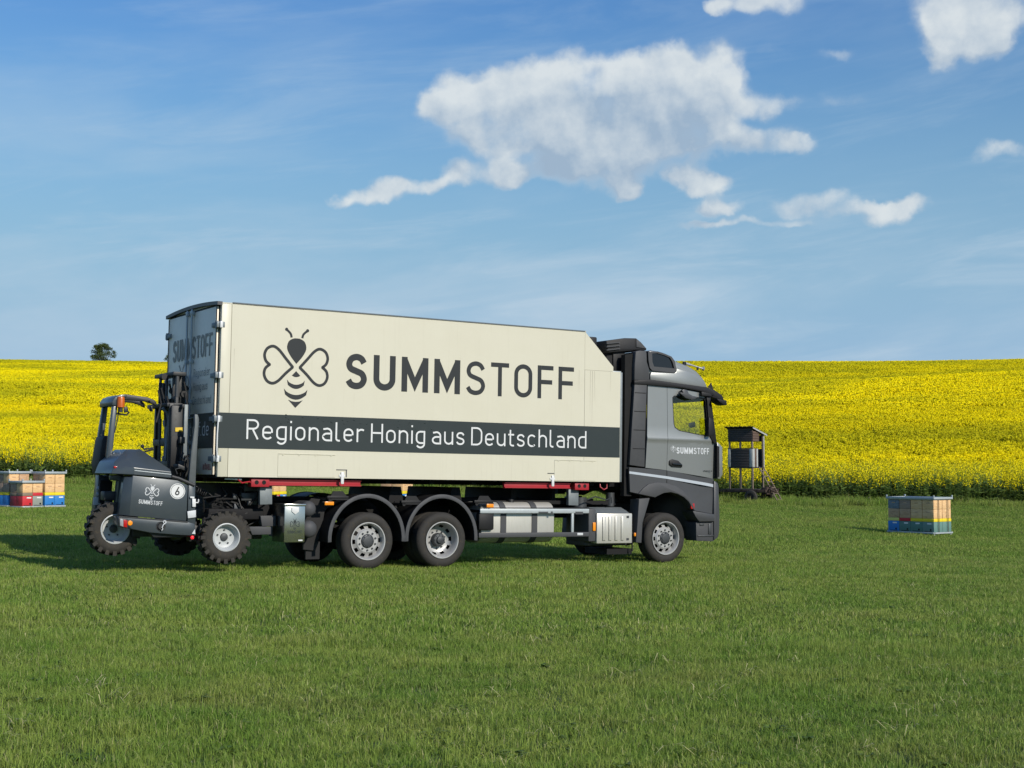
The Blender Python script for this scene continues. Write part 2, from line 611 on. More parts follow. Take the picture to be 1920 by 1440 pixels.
    def panel(self, outer, holes=(), v=0.0, thick=.03, shape=None, hs=(), us=()):
        """sheet in the u,h plane with holes, pressed to a curved surface and given thickness"""
        t = bmesh.new()
        edges = []
        for loop in [outer] + list(holes):
            vs = [t.verts.new(Vector((p[0], v, p[1]))) for p in loop]
            for i in range(len(vs)):
                edges.append(t.edges.new((vs[i], vs[(i + 1) % len(vs)])))
        bmesh.ops.triangle_fill(t, use_beauty=True, use_dissolve=False, edges=edges, normal=Vector((0, -1, 0)))
        for h in hs:
            bmesh.ops.bisect_plane(t, geom=t.verts[:] + t.edges[:] + t.faces[:], plane_co=(0, 0, h), plane_no=(0, 0, 1))
        for u in us:
            bmesh.ops.bisect_plane(t, geom=t.verts[:] + t.edges[:] + t.faces[:], plane_co=(u, 0, 0), plane_no=(1, 0, 0))
        for f in t.faces:
            f.normal_update()
            if f.normal.y > 0:
                f.normal_flip()
        if shape:
            for q in t.verts:
                q.co.y += shape(q.co.x, q.co.z)
        r = bmesh.ops.extrude_face_region(t, geom=t.faces[:])
        for g in r['geom']:
            if isinstance(g, bmesh.types.BMVert):
                g.co.y += thick
        return self._add(t)

    def mirror_v(self, w):
        for q in self.bm.verts:
            q.co.y = w - q.co.y
        bmesh.ops.reverse_faces(self.bm, faces=self.bm.faces[:])
        return self

    def build(self, name, material, parent=None, smooth=38, kind=None, label=None):
        me = bpy.data.meshes.new(name)
        self.bm.to_mesh(me)
        self.bm.free()
        me.materials.append(MATS[material])
        if smooth:
            me.polygons.foreach_set('use_smooth', [True] * len(me.polygons))
            me.set_sharp_from_angle(angle=R(smooth))
        o = bpy.data.objects.new(name, me)
        COL.objects.link(o)
        if parent is not None:
            o.parent = parent
        if kind:
            o['kind'] = kind
        if label:
            o['label'] = label
        return o


def tag(o, label=None, cat=None, group=None, kind=None):
    if label:
        o['label'] = label
    if cat:
        o['category'] = cat
    if group:
        o['group'] = group
    if kind:
        o['kind'] = kind
    return o


def empty(name, loc=(0, 0, 0), rot=(0, 0, 0)):
    o = bpy.data.objects.new(name, None)
    o.empty_display_size = .3
    COL.objects.link(o)
    o.location = loc
    o.rotation_euler = rot
    return o


def copy_tree(o, parent=None):
    c = o.copy()
    COL.objects.link(c)
    c.parent = parent
    for ch in list(o.children):
        copy_tree(ch, c)
    return c


# ------------------------------------------------------------------ stroke lettering (technical sans, even stroke width)
def arc(cx, cy_, rx, ry, a0, a1, n=12):
    return [(cx + rx * math.cos(R(a0 + (a1 - a0) * i / n)), cy_ + ry * math.sin(R(a0 + (a1 - a0) * i / n))) for i in range(n + 1)]


def catmull(P, n=5):
    out = []
    for i in range(len(P) - 1):
        p0, p1, p2, p3 = P[max(i - 1, 0)], P[i], P[i + 1], P[min(i + 2, len(P) - 1)]
        for k in range(n):
            s = k / n
            out.append(tuple(.5 * (2 * p1[j] + (p2[j] - p0[j]) * s + (2 * p0[j] - 5 * p1[j] + 4 * p2[j] - p3[j]) * s * s
                                   + (3 * p1[j] - p0[j] - 3 * p2[j] + p3[j]) * s ** 3) for j in (0, 1)))
    out.append(P[-1])
    return out


SPTS = [(.97, .80), (.80, .945), (.5, 1.0), (.18, .93), (.04, .755), (.15, .595), (.5, .51), (.85, .42), (.98, .235), (.82, .06), (.5, 0), (.18, .05), (.0, .19)]


def glyph(ch, w):
    """strokes (polyline, closed) and width of a character; capitals are 1 high"""
    k = w / 2
    X = .70

    def scurve(W, H):
        return catmull([(k + p[0] * (W - w), k + p[1] * (H - w)) for p in SPTS])
    if ch == 'S':
        W = .60 + w * .2
        return [(scurve(W, 1), 0)], W
    if ch == 's':
        return [(scurve(.47, X), 0)], .47
    if ch == 'U':
        W = .60 + w * .3
        r = (W - w) / 2
        return [([(k, 1)] + arc(W / 2, k + r, r, r, 180, 360, 16) + [(W - k, 1)], 0)], W
    if ch == 'M':
        W = .72 + w * .5
        return [([(k, 0), (k, 1)], 0), ([(W - k, 0), (W - k, 1)], 0), ([(k * 1.05, 1 - k * .9), (W / 2, .22), (W - k * 1.05, 1 - k * .9)], 0)], W
    if ch == 'T':
        W = .58
        return [([(0, 1 - k), (W, 1 - k)], 0), ([(W / 2, 1 - w), (W / 2, 0)], 0)], W
    if ch in 'OÖ':
        W = .60
        r = (W - w) / 2
        s = [(arc(W / 2, 1 - k - r, r, r, 0, 180, 16) + arc(W / 2, k + r, r, r, 180, 360, 16), 1)]
        if ch == 'Ö':
            s += [([(W * .3 - k, 1.12), (W * .3 + k, 1.12)], 0), ([(W * .7 - k, 1.12), (W * .7 + k, 1.12)], 0)]
        return s, W
    if ch == 'F':
        W = .53
        return [([(k, 0), (k, 1)], 0), ([(w, 1 - k), (W, 1 - k)], 0), ([(w, .5), (W * .93, .5)], 0)], W
    if ch == 'E':
        W = .53
        return [([(k, 0), (k, 1)], 0), ([(w, 1 - k), (W, 1 - k)], 0), ([(w, .51), (W * .93, .51)], 0), ([(w, k), (W, k)], 0)], W
    if ch == 'L':
        W = .50
        return [([(k, 0), (k, 1)], 0), ([(w, k), (W, k)], 0)], W
    if ch == 'K':
        W = .6
        return [([(k, 0), (k, 1)], 0), ([(w, .36), (W - k, .985)], 0), ([(w + .10, .50), (W - k, .015)], 0)], W
    if ch == 'G':
        W = .60
        r = (W - w) / 2
        return [(arc(W / 2, 1 - k - r, r, r, 20, 180, 16) + arc(W / 2, k + r, r, r, 180, 360, 16) + [(W - k, .5), (W / 2, .5)], 0)], W
    if ch == 'R':
        W = .58
        r = (.5 - w) / 2 + .01
        return [([(k, 0), (k, 1)], 0), ([(w, 1 - k)] + arc(W - k - r, 1 - k - r, r, r, 90, -90, 12) + [(w, 1 - k - 2 * r)], 0),
                ([(W * .52, 1 - k - 2 * r - k), (W - k * 1.1, 0)], 0)], W
    if ch == 'H':
        W = .62
        return [([(k, 0), (k, 1)], 0), ([(W - k, 0), (W - k, 1)], 0), ([(w, .51), (W - w, .51)], 0)], W
    if ch == 'D':
        W = .62
        r = .28
        return [([(k, 0), (k, 1)], 0), ([(w, 1 - k)] + arc(W - k - r, 1 - k - r, r, r, 90, 0, 8) + arc(W - k - r, k + r, r, r, 0, -90, 8) + [(w, k)], 0)], W
    W = .50
    r = (W - w) / 2
    top = X - k - r
    if ch == 'o':
        return [(arc(W / 2, top, r, r, 0, 180, 14) + arc(W / 2, k + r, r, r, 180, 360, 14), 1)], W
    if ch == 'e':
        return [([(W - k, X / 2)] + arc(W / 2, top, r, r, 0, 180, 14) + arc(W / 2, k + r, r, r, 180, 325, 12), 0), ([(W - w, X / 2), (w, X / 2)], 0)], W
    if ch == 'c':
        return [(arc(W / 2, top, r, r, 35, 180, 12) + arc(W / 2, k + r, r, r, 180, 325, 12), 0)], W * .97
    if ch == 'u':
        return [([(k, X)] + arc(W / 2, k + r, r, r, 180, 360, 14), 0), ([(W - k, X), (W - k, 0)], 0)], W
    if ch == 'n':
        return [([(k, 0), (k, X)], 0), (arc(W / 2, top, r, r, 165, 0, 12) + [(W - k, 0)], 0)], W
    if ch == 'm':
        W2 = .80
        r2 = (W2 - w) / 4
        t2 = X - k - r2
        return [([(k, 0), (k, X)], 0), (arc(k + r2, t2, r2, r2, 165, 0, 10) + [(k + 2 * r2, 0)], 0), (arc(k + 3 * r2, t2, r2, r2, 165, 0, 10) + [(W2 - k, 0)], 0)], W2
    if ch == 'h':
        return [([(k, 0), (k, 1)], 0), (arc(W / 2, top, r, r, 165, 0, 12) + [(W - k, 0)], 0)], W
    if ch == 'r':
        return [([(k, 0), (k, X)], 0), (arc(k + r, top, r, r, 150, 55, 8), 0)], .37
    if ch == 'i':
        return [([(k, 0), (k, X)], 0), ([(k, .88), (k, .88 + w * 1.1)], 0)], w
    if ch == 'l':
        q = .12
        return [([(k, 1), (k, k + q)] + arc(k + q, k + q, q, q, 180, 270, 6) + [(k + q + .06, k)], 0)], .25
    if ch == 't':
        q = .12
        return [([(.12, .92), (.12, k + q)] + arc(.12 + q, k + q, q, q, 180, 270, 6) + [(.33, k)], 0), ([(0, X - k), (.12 - k, X - k)], 0), ([(.12 + k, X - k), (.33, X - k)], 0)], .33
    if ch == 'f':
        q = .13
        return [([(.12, 0), (.12, 1 - k - q)] + arc(.12 + q, 1 - k - q, q, q, 180, 90, 6) + [(.34, 1 - k)], 0), ([(0, X - k), (.12 - k, X - k)], 0), ([(.12 + k, X - k), (.32, X - k)], 0)], .34
    if ch == 'a':
        q = .205
        return [([(.06, X - k - .03)] + arc(W / 2 + .0, top, r, r, 115, 0, 10) + [(W - k, 0)], 0),
                ([(W - w, .40), (k + q, .40)] + arc(k + q, .40 - (.40 - k) / 2, q, (.40 - k) / 2, 90, 270, 10) + [(W - w, k)], 0)], W
    if ch == 'd':
        return [([(W - k, 0), (W - k, 1)], 0), ([(W - w, X - k)] + arc(k + r, top, r, r, 90, 180, 8) + arc(k + r, k + r, r, r, 180, 270, 8) + [(W - w, k)], 0)], W
    if ch == 'g':
        dn = -.24
        return [([(W - k, X), (W - k, dn + k + r)] + arc(W / 2, dn + k + r, r, r, 0, -150, 12), 0),
                ([(W - w, X - k)] + arc(k + r, top, r, r, 90, 180, 8) + arc(k + r, k + r, r, r, 180, 270, 8) + [(W - w, k)], 0)], W
    if ch == '.':
        return [([(k, 0), (k, w * 1.1)], 0)], w
    if ch == '6':
        W = .58
        r = (W - w) / 2
        return [(arc(W / 2, k + r, r, r, 0, 360, 24)[:-1], 1), (catmull([(W * .68, 1), (W * .35, .62), (k + .01, .34)]), 0)], W
    return [], .26


def ribbon(mb, pts, closed, w, place, lift):
    n = len(pts)
    L, Rr = [], []
    for i in range(n):
        p = Vector(pts[i])
        a = Vector(pts[(i - 1) % n]) if (i > 0 or closed) else None
        b = Vector(pts[(i + 1) % n]) if (i < n - 1 or closed) else None
        d0 = (p - a).normalized() if a is not None and (p - a).length > 1e-9 else None
        d1 = (b - p).normalized() if b is not None and (b - p).length > 1e-9 else None
        d0 = d0 if d0 is not None else d1
        d1 = d1 if d1 is not None else d0
        t = (d0 + d1)
        t = t.normalized() if t.length > 1e-6 else d0
        nr = Vector((-t.y, t.x))
        c = max(.35, nr.dot(Vector((-d0.y, d0.x))))
        L.append(p + nr * (w / 2 / c))
        Rr.append(p - nr * (w / 2 / c))
    A = [mb.bm.verts.new(place(q.x, q.y, lift)) for q in L]
    B = [mb.bm.verts.new(place(q.x, q.y, lift)) for q in Rr]
    for i in range(n if closed else n - 1):
        j = (i + 1) % n
        mb.bm.faces.new((A[i], A[j], B[j], B[i]))


def lettering(mb, runs, x0, x1, cap, place, gap=.17):
    """runs: [(text, stroke width)]; x0..x1 is the length it fills, cap the height of capitals"""
    cur = 0
    items = []
    for text, w in runs:
        for ch in text:
            if ch == ' ':
                cur += .20
                continue
            s, W = glyph(ch, w)
            items.append((s, cur, w))
            cur += W + gap
    total = cur - gap
    kx = (x1 - x0) / (total * cap)
    i = 0
    for s, off, w in items:
        for pts, closed in s:
            q = [(x0 + (off + p[0]) * cap * kx, p[1] * cap) for p in pts]
            ribbon(mb, q, closed, w * cap, place, .0003 * (i % 3))
            i += 1


def fill_poly(mb, pts, place, lift=0):
    mb.bm.faces.new([mb.bm.verts.new(place(p[0], p[1], lift)) for p in pts])


def bee_emblem(mb, cx, cy_, s, place, w=.038):
    """outline bee: drop-shaped thorax, two feelers, heart-shaped wings, striped abdomen; s is its height"""
    def pl(x, y, l):
        return place(cx + x * s, cy_ + y * s, l)
    # thorax (a drop, point down)
    drop = catmull([(0, .02), (.085, .12), (.135, .22), (.115, .31), (.055, .35), (0, .357), (-.055, .35), (-.115, .31), (-.135, .22), (-.085, .12), (0, .02)], 4)[:-1]
    fill_poly(mb, drop, pl)
    for sg in (-1, 1):
        ribbon(mb, catmull([(sg * .075, .365), (sg * .088, .41), (sg * .115, .44), (sg * .145, .463)]), 0, w * .8, pl, 0)
        fill_poly(mb, [(sg * .148 + .022 * math.cos(a), .468 + .022 * math.sin(a)) for a in np.linspace(0, 2 * math.pi, 13)[:-1]], pl, .0003)
        wing = catmull([(sg * .055, -.02), (sg * .15, .085), (sg * .25, .195), (sg * .33, .235), (sg * .41, .20), (sg * .445, .12), (sg * .425, .04), (sg * .375, -.005)]) + \
            catmull([(sg * .375, -.01), (sg * .43, -.06), (sg * .445, -.14), (sg * .405, -.22), (sg * .33, -.25), (sg * .25, -.215), (sg * .15, -.115), (sg * .055, -.03)])
        ribbon(mb, wing, 1, w, pl, .0006)
    fill_poly(mb, [(0, -.075), (.06, -.135), (.03, -.15), (0, -.155), (-.03, -.15), (-.06, -.135)], pl)
    for (y0, x, sag, th) in ((-.205, .125, .05, .055), (-.325, .165, .065, .062)):
        up = [(x * q, y0 - sag * (1 - q * q) + (.012 if abs(q) > .9 else 0)) for q in np.linspace(-1, 1, 11)]
        dn = [(x * q * .90, y0 - sag * (1 - q * q) - th) for q in np.linspace(1, -1, 11)]
        fill_poly(mb, up + dn, pl)
    fill_poly(mb, [(-.105, -.455), (-.05, -.475), (0, -.48), (.05, -.475), (.105, -.455), (0, -.56)], pl)

# ================================================================== TERRAIN
TRUCK_O = Vector((-4.517, 21.603, 0.0))
TRUCK_ROT = (0.0, 0.0165, 0.5448)
TRUCK_M = Matrix.Translation(TRUCK_O) @ Euler(TRUCK_ROT).to_matrix().to_4x4()
TRUCK_I = TRUCK_M.inverted()


def tw(u, v, h):
    return TRUCK_M @ Vector((u, v, h))


CTRL = []
for (u, v) in ((-2.5, 0), (-2.5, 2.5), (0, 0), (0, 2.5), (2.6, -1), (2.6, 3.5), (4, 0), (6, 1.2), (8.6, -.5), (8.6, 3), (10.5, 1)):
    p = tw(u, v, -.045)
    CTRL.append((p.x, p.y, p.z))
CTRL += [(0, 0, 0), (0, 8, .0), (-6, 9, .06), (6, 9, -.07), (-9, 14, .10), (9, 15, -.16), (-25, 0, .2), (25, 0, -.2), (0, -30, .3),
         (-10, 28, .16), (-15.2, 44, .27), (12.8, 44, -.53), (-7.2, 45, .25), (-3, 46, .22),
         (-19.3, 63, .81), (-23, 63, .89), (-3.3, 63, .50), (11.0, 62, .03), (21.8, 60, -.2), (10.5, 60, -.03), (40, 58, -.7), (-45, 66, 1.6)]
CT = np.array(CTRL, float)


def _phi(r2):
    return np.where(r2 > 1e-9, .5 * r2 * np.log(np.maximum(r2, 1e-12)), 0.0)


_n = len(CT)
_A = np.zeros((_n + 3, _n + 3))
_d2 = ((CT[:, None, :2] - CT[None, :, :2]) ** 2).sum(-1)
_A[:_n, :_n] = _phi(_d2) + np.eye(_n) * 2.0
_A[:_n, _n] = 1
_A[:_n, _n + 1:] = CT[:, :2]
_A[_n, :_n] = 1
_A[_n + 1:, :_n] = CT[:, :2].T
_W = np.linalg.solve(_A, np.concatenate([CT[:, 2], np.zeros(3)]))


def tps(x, y):
    x = np.atleast_1d(np.asarray(x, float))
    y = np.atleast_1d(np.asarray(y, float))
    d2 = (x[:, None] - CT[None, :, 0]) ** 2 + (y[:, None] - CT[None, :, 1]) ** 2
    return _phi(d2) @ _W[:_n] + _W[_n] + _W[_n + 1] * x + _W[_n + 2] * y


HY = np.array([-40, 55, 63, 72, 85, 100, 125, 150, 175, 200, 225, 250, 275, 300, 350, 420, 600, 1200, 4000.])
HZ = np.array([0, 0, 0, .45, 1.7, 3.45, 6.2, 9.0, 11.7, 14.1, 16.2, 18.0, 19.1, 19.6, 19.4, 18, 13, 4, -11.])


def _hill(y):
    # soften the table by averaging neighbours
    s = 0
    for o, w in ((-9, .15), (-4, .22), (0, .26), (4, .22), (9, .15)):
        s = s + w * np.interp(y + o, HY, HZ)
    return s


def terrain(x, y):
    """height of the ground (vector or scalar)"""
    xs = np.atleast_1d(np.asarray(x, float))
    ys = np.atleast_1d(np.asarray(y, float))
    xc = np.clip(xs, -38, 34)
    yc = np.clip(ys, -30, 66)
    near = tps(xc, yc) + .012 * np.sin(xs * .9 + .4 * ys) * np.sin(ys * .7)
    f = np.clip((ys - 70) / 90, 0, 1)
    fade = 1 - f * f * (3 - 2 * f)
    k = np.clip((ys - 66) / 184, 0, None)
    k = np.clip(k, 0, 1.6)
    skew = k * np.where(xs < 5, ((xs - 5) / 95) ** 2 * .9, ((xs - 5) / 88) ** 2 * 1.5)
    skew = np.clip(skew, 0, 7)
    und = np.clip((ys - 70) / 60, 0, 1) * (.75 * np.sin(xs * .055 - ys * .060 + .6) + .45 * np.sin(xs * -.03 + ys * .10))
    crest = np.clip((250 - ys) / 60, 0, 1)
    z = near * fade + _hill(ys) + skew + und * (.25 + .75 * crest)
    return z if np.ndim(x) or np.ndim(y) else float(z[0])


def gz(x, y):
    return float(terrain(np.array([x]), np.array([y]))[0])


def ground_normal(x, y):
    e = .8
    a = terrain(np.array([x - e, x + e, x, x]), np.array([y, y, y - e, y + e]))
    return Vector((-(a[1] - a[0]) / (2 * e), -(a[3] - a[2]) / (2 * e), 1)).normalized()


def edge_y(x):
    """where the meadow ends and the rape begins"""
    return 62.3 - .035 * x + .25 * math.sin(x * .35) + .15 * math.sin(x * 1.1 + 1)


def grid_sheet(name, xs, ys, material, keep=None, dz=0.0):
    X, Y = np.meshgrid(xs, ys)
    Z = terrain(X.ravel(), Y.ravel()) + dz
    V = np.stack([X.ravel(), Y.ravel(), Z], 1)
    nx, ny = len(xs), len(ys)
    F = []
    for j in range(ny - 1):
        for i in range(nx - 1):
            if keep and not keep((xs[i] + xs[i + 1]) / 2, (ys[j] + ys[j + 1]) / 2):
                continue
            a = j * nx + i
            F.append((a, a + 1, a + nx + 1, a + nx))
    me = bpy.data.meshes.new(name)
    me.from_pydata(V.tolist(), [], F)
    me.polygons.foreach_set('use_smooth', [True] * len(me.polygons))
    me.materials.append(MATS[material])
    o = bpy.data.objects.new(name, me)
    COL.objects.link(o)
    o['kind'] = 'structure'
    return o


def ground_mat(name, c0, c1, c2, s):
    m, nt, b, t = principled(name)
    geo = nt.nodes.new('ShaderNodeNewGeometry')
    p = geo.outputs['Position']
    c = t.mix(t.step(t.noise(p, s, 6, .6), .35, .65), c0, c1)
    c = t.mix(t.m('MULTIPLY', t.step(t.noise(p, s * 9, 5, .7), .5, .75), .7), c, c2)
    t.put(b.inputs['Base Color'], c)
    b.inputs['Roughness'].default_value = .95
    bn = nt.nodes.new('ShaderNodeBump')
    bn.inputs['Strength'].default_value = .6
    bn.inputs['Distance'].default_value = .03
    t.lk(t.noise(p, 40, 5, .7), bn.inputs['Height'])
    t.lk(bn.outputs[0], b.inputs['Normal'])
    return m


ground_mat('meadow_soil', (.040, .070, .016), (.050, .080, .018), (.055, .066, .022), .5)
ground_mat('field_soil', (.16, .16, .015), (.20, .18, .015), (.14, .14, .03), .4)

meadow_xs = np.unique(np.concatenate([np.linspace(-400, -60, 12), np.arange(-60, 60.1, 1.0), np.linspace(60, 400, 12)]))
grid_sheet('meadow', meadow_xs, np.unique(np.concatenate([np.linspace(-400, -30, 10), np.arange(-30, 64.6, .75), [64.6]])), 'meadow_soil')
tag(bpy.data.objects['meadow'], 'short grass meadow the lorry stands on')
far = np.unique(np.concatenate([np.arange(64.6, 130, 2.5), np.arange(130, 330, 6), np.linspace(330, 600, 14), np.linspace(700, 4000, 10)]))
farx = np.unique(np.concatenate([np.linspace(-3000, -260, 12), np.arange(-260, 261, 5), np.linspace(260, 3000, 12)]))
grid_sheet('hill', farx, far, 'field_soil', dz=.0)
tag(bpy.data.objects['hill'], 'gently rising hillside under the flowering rape')

# ------------------------------------------------------------------ plants: patch meshes and instancing of the uncountable
SRC = bpy.data.collections.new('plant_patches')      # not linked to the scene: only a source for the nodes below


def patch_object(name, V, F, T, mats, MI):
    me = bpy.data.meshes.new(name)
    me.from_pydata(V, [], F)
    for m in mats:
        me.materials.append(MATS[m])
    me.polygons.foreach_set('material_index', MI)
    a = me.attributes.new('tint', 'FLOAT_COLOR', 'POINT')
    flat = []
    for q in T:
        flat += [q[0], q[1], 0, 1]
    a.data.foreach_set('color', flat)
    me.polygons.foreach_set('use_smooth', [True] * len(me.polygons))
    o = bpy.data.objects.new(name, me)
    return o


def make_scatter(name, pts, coll, label, kindname='stuff', category=None):
    """one object that carries a patch mesh on each of its points"""
    n = len(pts)
    me = bpy.data.meshes.new(name)
    me.from_pydata([p[0] for p in pts], [], [])
    for an, typ, k in (('turn', 'FLOAT_VECTOR', 1), ('size', 'FLOAT_VECTOR', 2)):
        at = me.attributes.new(an, typ, 'POINT')
        at.data.foreach_set('vector', [c for p in pts for c in p[k]])
    at = me.attributes.new('pick', 'INT', 'POINT')
    at.data.foreach_set('value', [p[3] for p in pts])
    o = bpy.data.objects.new(name, me)
    COL.objects.link(o)
    g = bpy.data.node_groups.new(name + '_nodes', 'GeometryNodeTree')
    g.interface.new_socket('Geometry', in_out='INPUT', socket_type='NodeSocketGeometry')
    g.interface.new_socket('Geometry', in_out='OUTPUT', socket_type='NodeSocketGeometry')
    gi, go = g.nodes.new('NodeGroupInput'), g.nodes.new('NodeGroupOutput')
    ci = g.nodes.new('GeometryNodeCollectionInfo')
    ci.inputs['Collection'].default_value = coll
    ci.inputs['Separate Children'].default_value = True
    ci.inputs['Reset Children'].default_value = True
    iop = g.nodes.new('GeometryNodeInstanceOnPoints')
    iop.inputs['Pick Instance'].default_value = True

    def named(nm, typ):
        q = g.nodes.new('GeometryNodeInputNamedAttribute')
        q.data_type = typ
        q.inputs['Name'].default_value = nm
        return q.outputs['Attribute']
    e2r = g.nodes.new('FunctionNodeEulerToRotation')
    L = g.links.new
    L(named('turn', 'FLOAT_VECTOR'), e2r.inputs[0])
    L(gi.outputs[0], iop.inputs['Points'])
    L(ci.outputs[0], iop.inputs['Instance'])
    L(named('pick', 'INT'), iop.inputs['Instance Index'])
    L(e2r.outputs[0], iop.inputs['Rotation'])
    L(named('size', 'FLOAT_VECTOR'), iop.inputs['Scale'])
    L(iop.outputs[0], go.inputs[0])
    md = o.modifiers.new('scatter', 'NODES')
    md.node_group = g
    o['kind'] = kindname
    o['label'] = label
    return o


def sub_collection(name, objs):
    c = bpy.data.collections.new(name)
    for o in objs:
        c.objects.link(o)
    return c


# --- grass
leaf_mat('grass_blade', (.160, .285, .032), (.285, .370, .064), (.54, .50, .23), .8, trans=.40, rough=.55, worn=(.27, .30, .068))
leaf_mat('grass_far', (.165, .285, .032), (.275, .355, .062), (.46, .43, .18), .35, trans=.40, rough=.6, worn=(.26, .285, .066))


_vn = np.random.default_rng(5).random((64, 64))


def vnoise(x, y):
    """smooth value noise, 0..1"""
    i, j = math.floor(x), math.floor(y)
    a, b = x - i, y - j
    a, b = a * a * (3 - 2 * a), b * b * (3 - 2 * b)
    g = lambda k, l: _vn[k % 64, l % 64]
    return (g(i, j) * (1 - a) + g(i + 1, j) * a) * (1 - b) + (g(i, j + 1) * (1 - a) + g(i + 1, j + 1) * a) * b


def sward(x, y):
    return .55 + .55 * vnoise(x * .7, y * .7) + .45 * vnoise(x * 1.9 + 7, y * 1.9)


def grass_patch(name, size, count, h0, h1, w, material, dry=.07, seed=0, lean=.5, clumps=14):
    rg = np.random.default_rng(seed)
    V, F, T, MI = [], [], [], []
    cl = rg.uniform(-size / 2, size / 2, (clumps, 2))
    for i in range(count):
        if rg.random() < .5:
            c = cl[rg.integers(clumps)]
            x, y = c + rg.normal(0, size * .07, 2)
        else:
            x, y = rg.uniform(-size * .54, size * .54, 2)
        h = rg.uniform(h0, h1) * (1 + .35 * (rg.random() < .06))
        a = rg.uniform(0, 2 * math.pi)
        ln = abs(rg.normal(0, lean)) * h
        la = rg.uniform(0, 2 * math.pi)
        dx, dy = math.cos(la) * ln, math.sin(la) * ln
        ww = w * rg.uniform(.6, 1.25)
        wx, wy = math.cos(a) * ww / 2, math.sin(a) * ww / 2
        isdry = rg.random() < dry
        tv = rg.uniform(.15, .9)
        td = rg.uniform(.5, 1) if isdry else rg.uniform(0, .12)
        b = len(V)
        V += [(x - wx, y - wy, -.015), (x + wx, y + wy, -.015),
              (x + dx * .35 - wx * .9, y + dy * .35 - wy * .9, h * .55), (x + dx * .35 + wx * .9, y + dy * .35 + wy * .9, h * .55),
              (x + dx, y + dy, h * (1 - .25 * min(1, ln / h)))]
        F += [(b, b + 1, b + 3, b + 2), (b + 2, b + 3, b + 4)]
        MI += [0, 0]
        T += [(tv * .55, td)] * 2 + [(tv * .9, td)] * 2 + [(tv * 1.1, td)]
    return patch_object(name, V, F, T, [material], MI)


def spread(x0, x1, y0, y1, step, npick, zoff=0.0, sz=(.85, 1.2), keep=None, tilt=True, uneven=False):
    P = []
    nx, ny = int((x1 - x0) / step), int((y1 - y0) / step)
    for j in range(ny):
        for i in range(nx):
            x = x0 + (i + .5 + random.uniform(-.22, .22)) * step
            y = y0 + (j + .5 + random.uniform(-.22, .22)) * step
            if keep and not keep(x, y):
                continue
            P.append((x, y))
    if not P:
        return []
    Z = terrain(np.array([p[0] for p in P]), np.array([p[1] for p in P]))
    out = []
    for (x, y), z in zip(P, Z):
        a = random.uniform(0, 2 * math.pi)
        rot = Matrix.Rotation(a, 3, 'Z')
        if tilt:
            n = ground_normal(x, y)
            rot = Vector((0, 0, 1)).rotation_difference(n).to_matrix() @ rot
        e = rot.to_euler('XYZ')
        s = random.uniform(.95, 1.05)
        hgt = random.uniform(*sz)
        if uneven:
            hgt *= sward(x, y)
        out.append(((x, y, z + zoff), (e.x, e.y, e.z), (s, s, hgt), random.randrange(npick)))
    return out


def seen(x, y, m=2.0):
    return abs(x) < y * .385 + m


gA = sub_collection('grass_near_source', [grass_patch('grass_near_%d' % i, .66, 1900, .025, .085, .0046, 'grass_blade', seed=i, clumps=16, lean=.75) for i in range(6)])
gB = sub_collection('grass_mid_source', [grass_patch('grass_mid_%d' % i, 1.12, 2300, .028, .085, .0085, 'grass_blade', seed=20 + i, clumps=30, lean=.7) for i in range(6)])
gC = sub_collection('grass_far_source', [grass_patch('grass_far_%d' % i, 2.2, 3000, .035, .10, .016, 'grass_far', seed=40 + i, clumps=50, dry=.05) for i in range(5)])
gD = sub_collection('grass_tall_source', [grass_patch('grass_tall_%d' % i, 1.1, 420, .12, .34, .016, 'grass_far', seed=60 + i, clumps=12, dry=.08, lean=.4) for i in range(5)])
near_pts = spread(-8, 8, 4.5, 13, .50, 6, keep=lambda x, y: seen(x, y, 2.2), uneven=True)
make_scatter('meadow_grass', near_pts, gA, 'short green grass of the meadow, close blades')
mid_pts = spread(-16, 16, 13, 31, .88, 6, keep=lambda x, y: seen(x, y, 3), uneven=True)
make_scatter('meadow_grass', mid_pts, gB, 'short green grass of the meadow around the lorry')
far_pts = spread(-32, 32, 31, 64, 1.7, 5, keep=lambda x, y: seen(x, y, 5) and y < edge_y(x) + .6, uneven=True)
make_scatter('meadow_grass', far_pts, gC, 'short green grass of the meadow towards the rape field')


def weed_patch(name, seed):
    """a rosette of broad leaves, or a few dead straws lying in the grass"""
    rg = np.random.default_rng(seed)
    V, F, T, MI = [], [], [], []
    straw = seed % 3 == 0
    for i in range(7 if straw else 11):
        a = rg.uniform(0, 6.28)
        ln = rg.uniform(.07, .17) if straw else rg.uniform(.05, .10)
        w = .0032 if straw else rg.uniform(.010, .019)
        x, y = rg.normal(0, .06, 2) if straw else (0, 0)
        dx, dy = math.cos(a), math.sin(a)
        up = rg.uniform(.02, .07) if straw else rg.uniform(.02, .06)
        b = len(V)
        z0 = .035 if straw else .005
        V += [(x - dy * w * .4, y + dx * w * .4, z0), (x + dy * w * .4, y - dx * w * .4, z0),
              (x + dx * ln * .55 - dy * w, y + dy * ln * .55 + dx * w, z0 + up * .8), (x + dx * ln * .55 + dy * w, y + dy * ln * .55 - dx * w, z0 + up * .8),
              (x + dx * ln, y + dy * ln, z0 + up * .7)]
        F += [(b, b + 1, b + 3, b + 2), (b + 2, b + 3, b + 4)]
        MI += [0, 0]
        tv = rg.uniform(.5, 1.0) if straw else rg.uniform(.05, .5)
        T += [(tv, .95 if straw else .02)] * 5
    return patch_object(name, V, F, T, ['grass_blade'], MI)


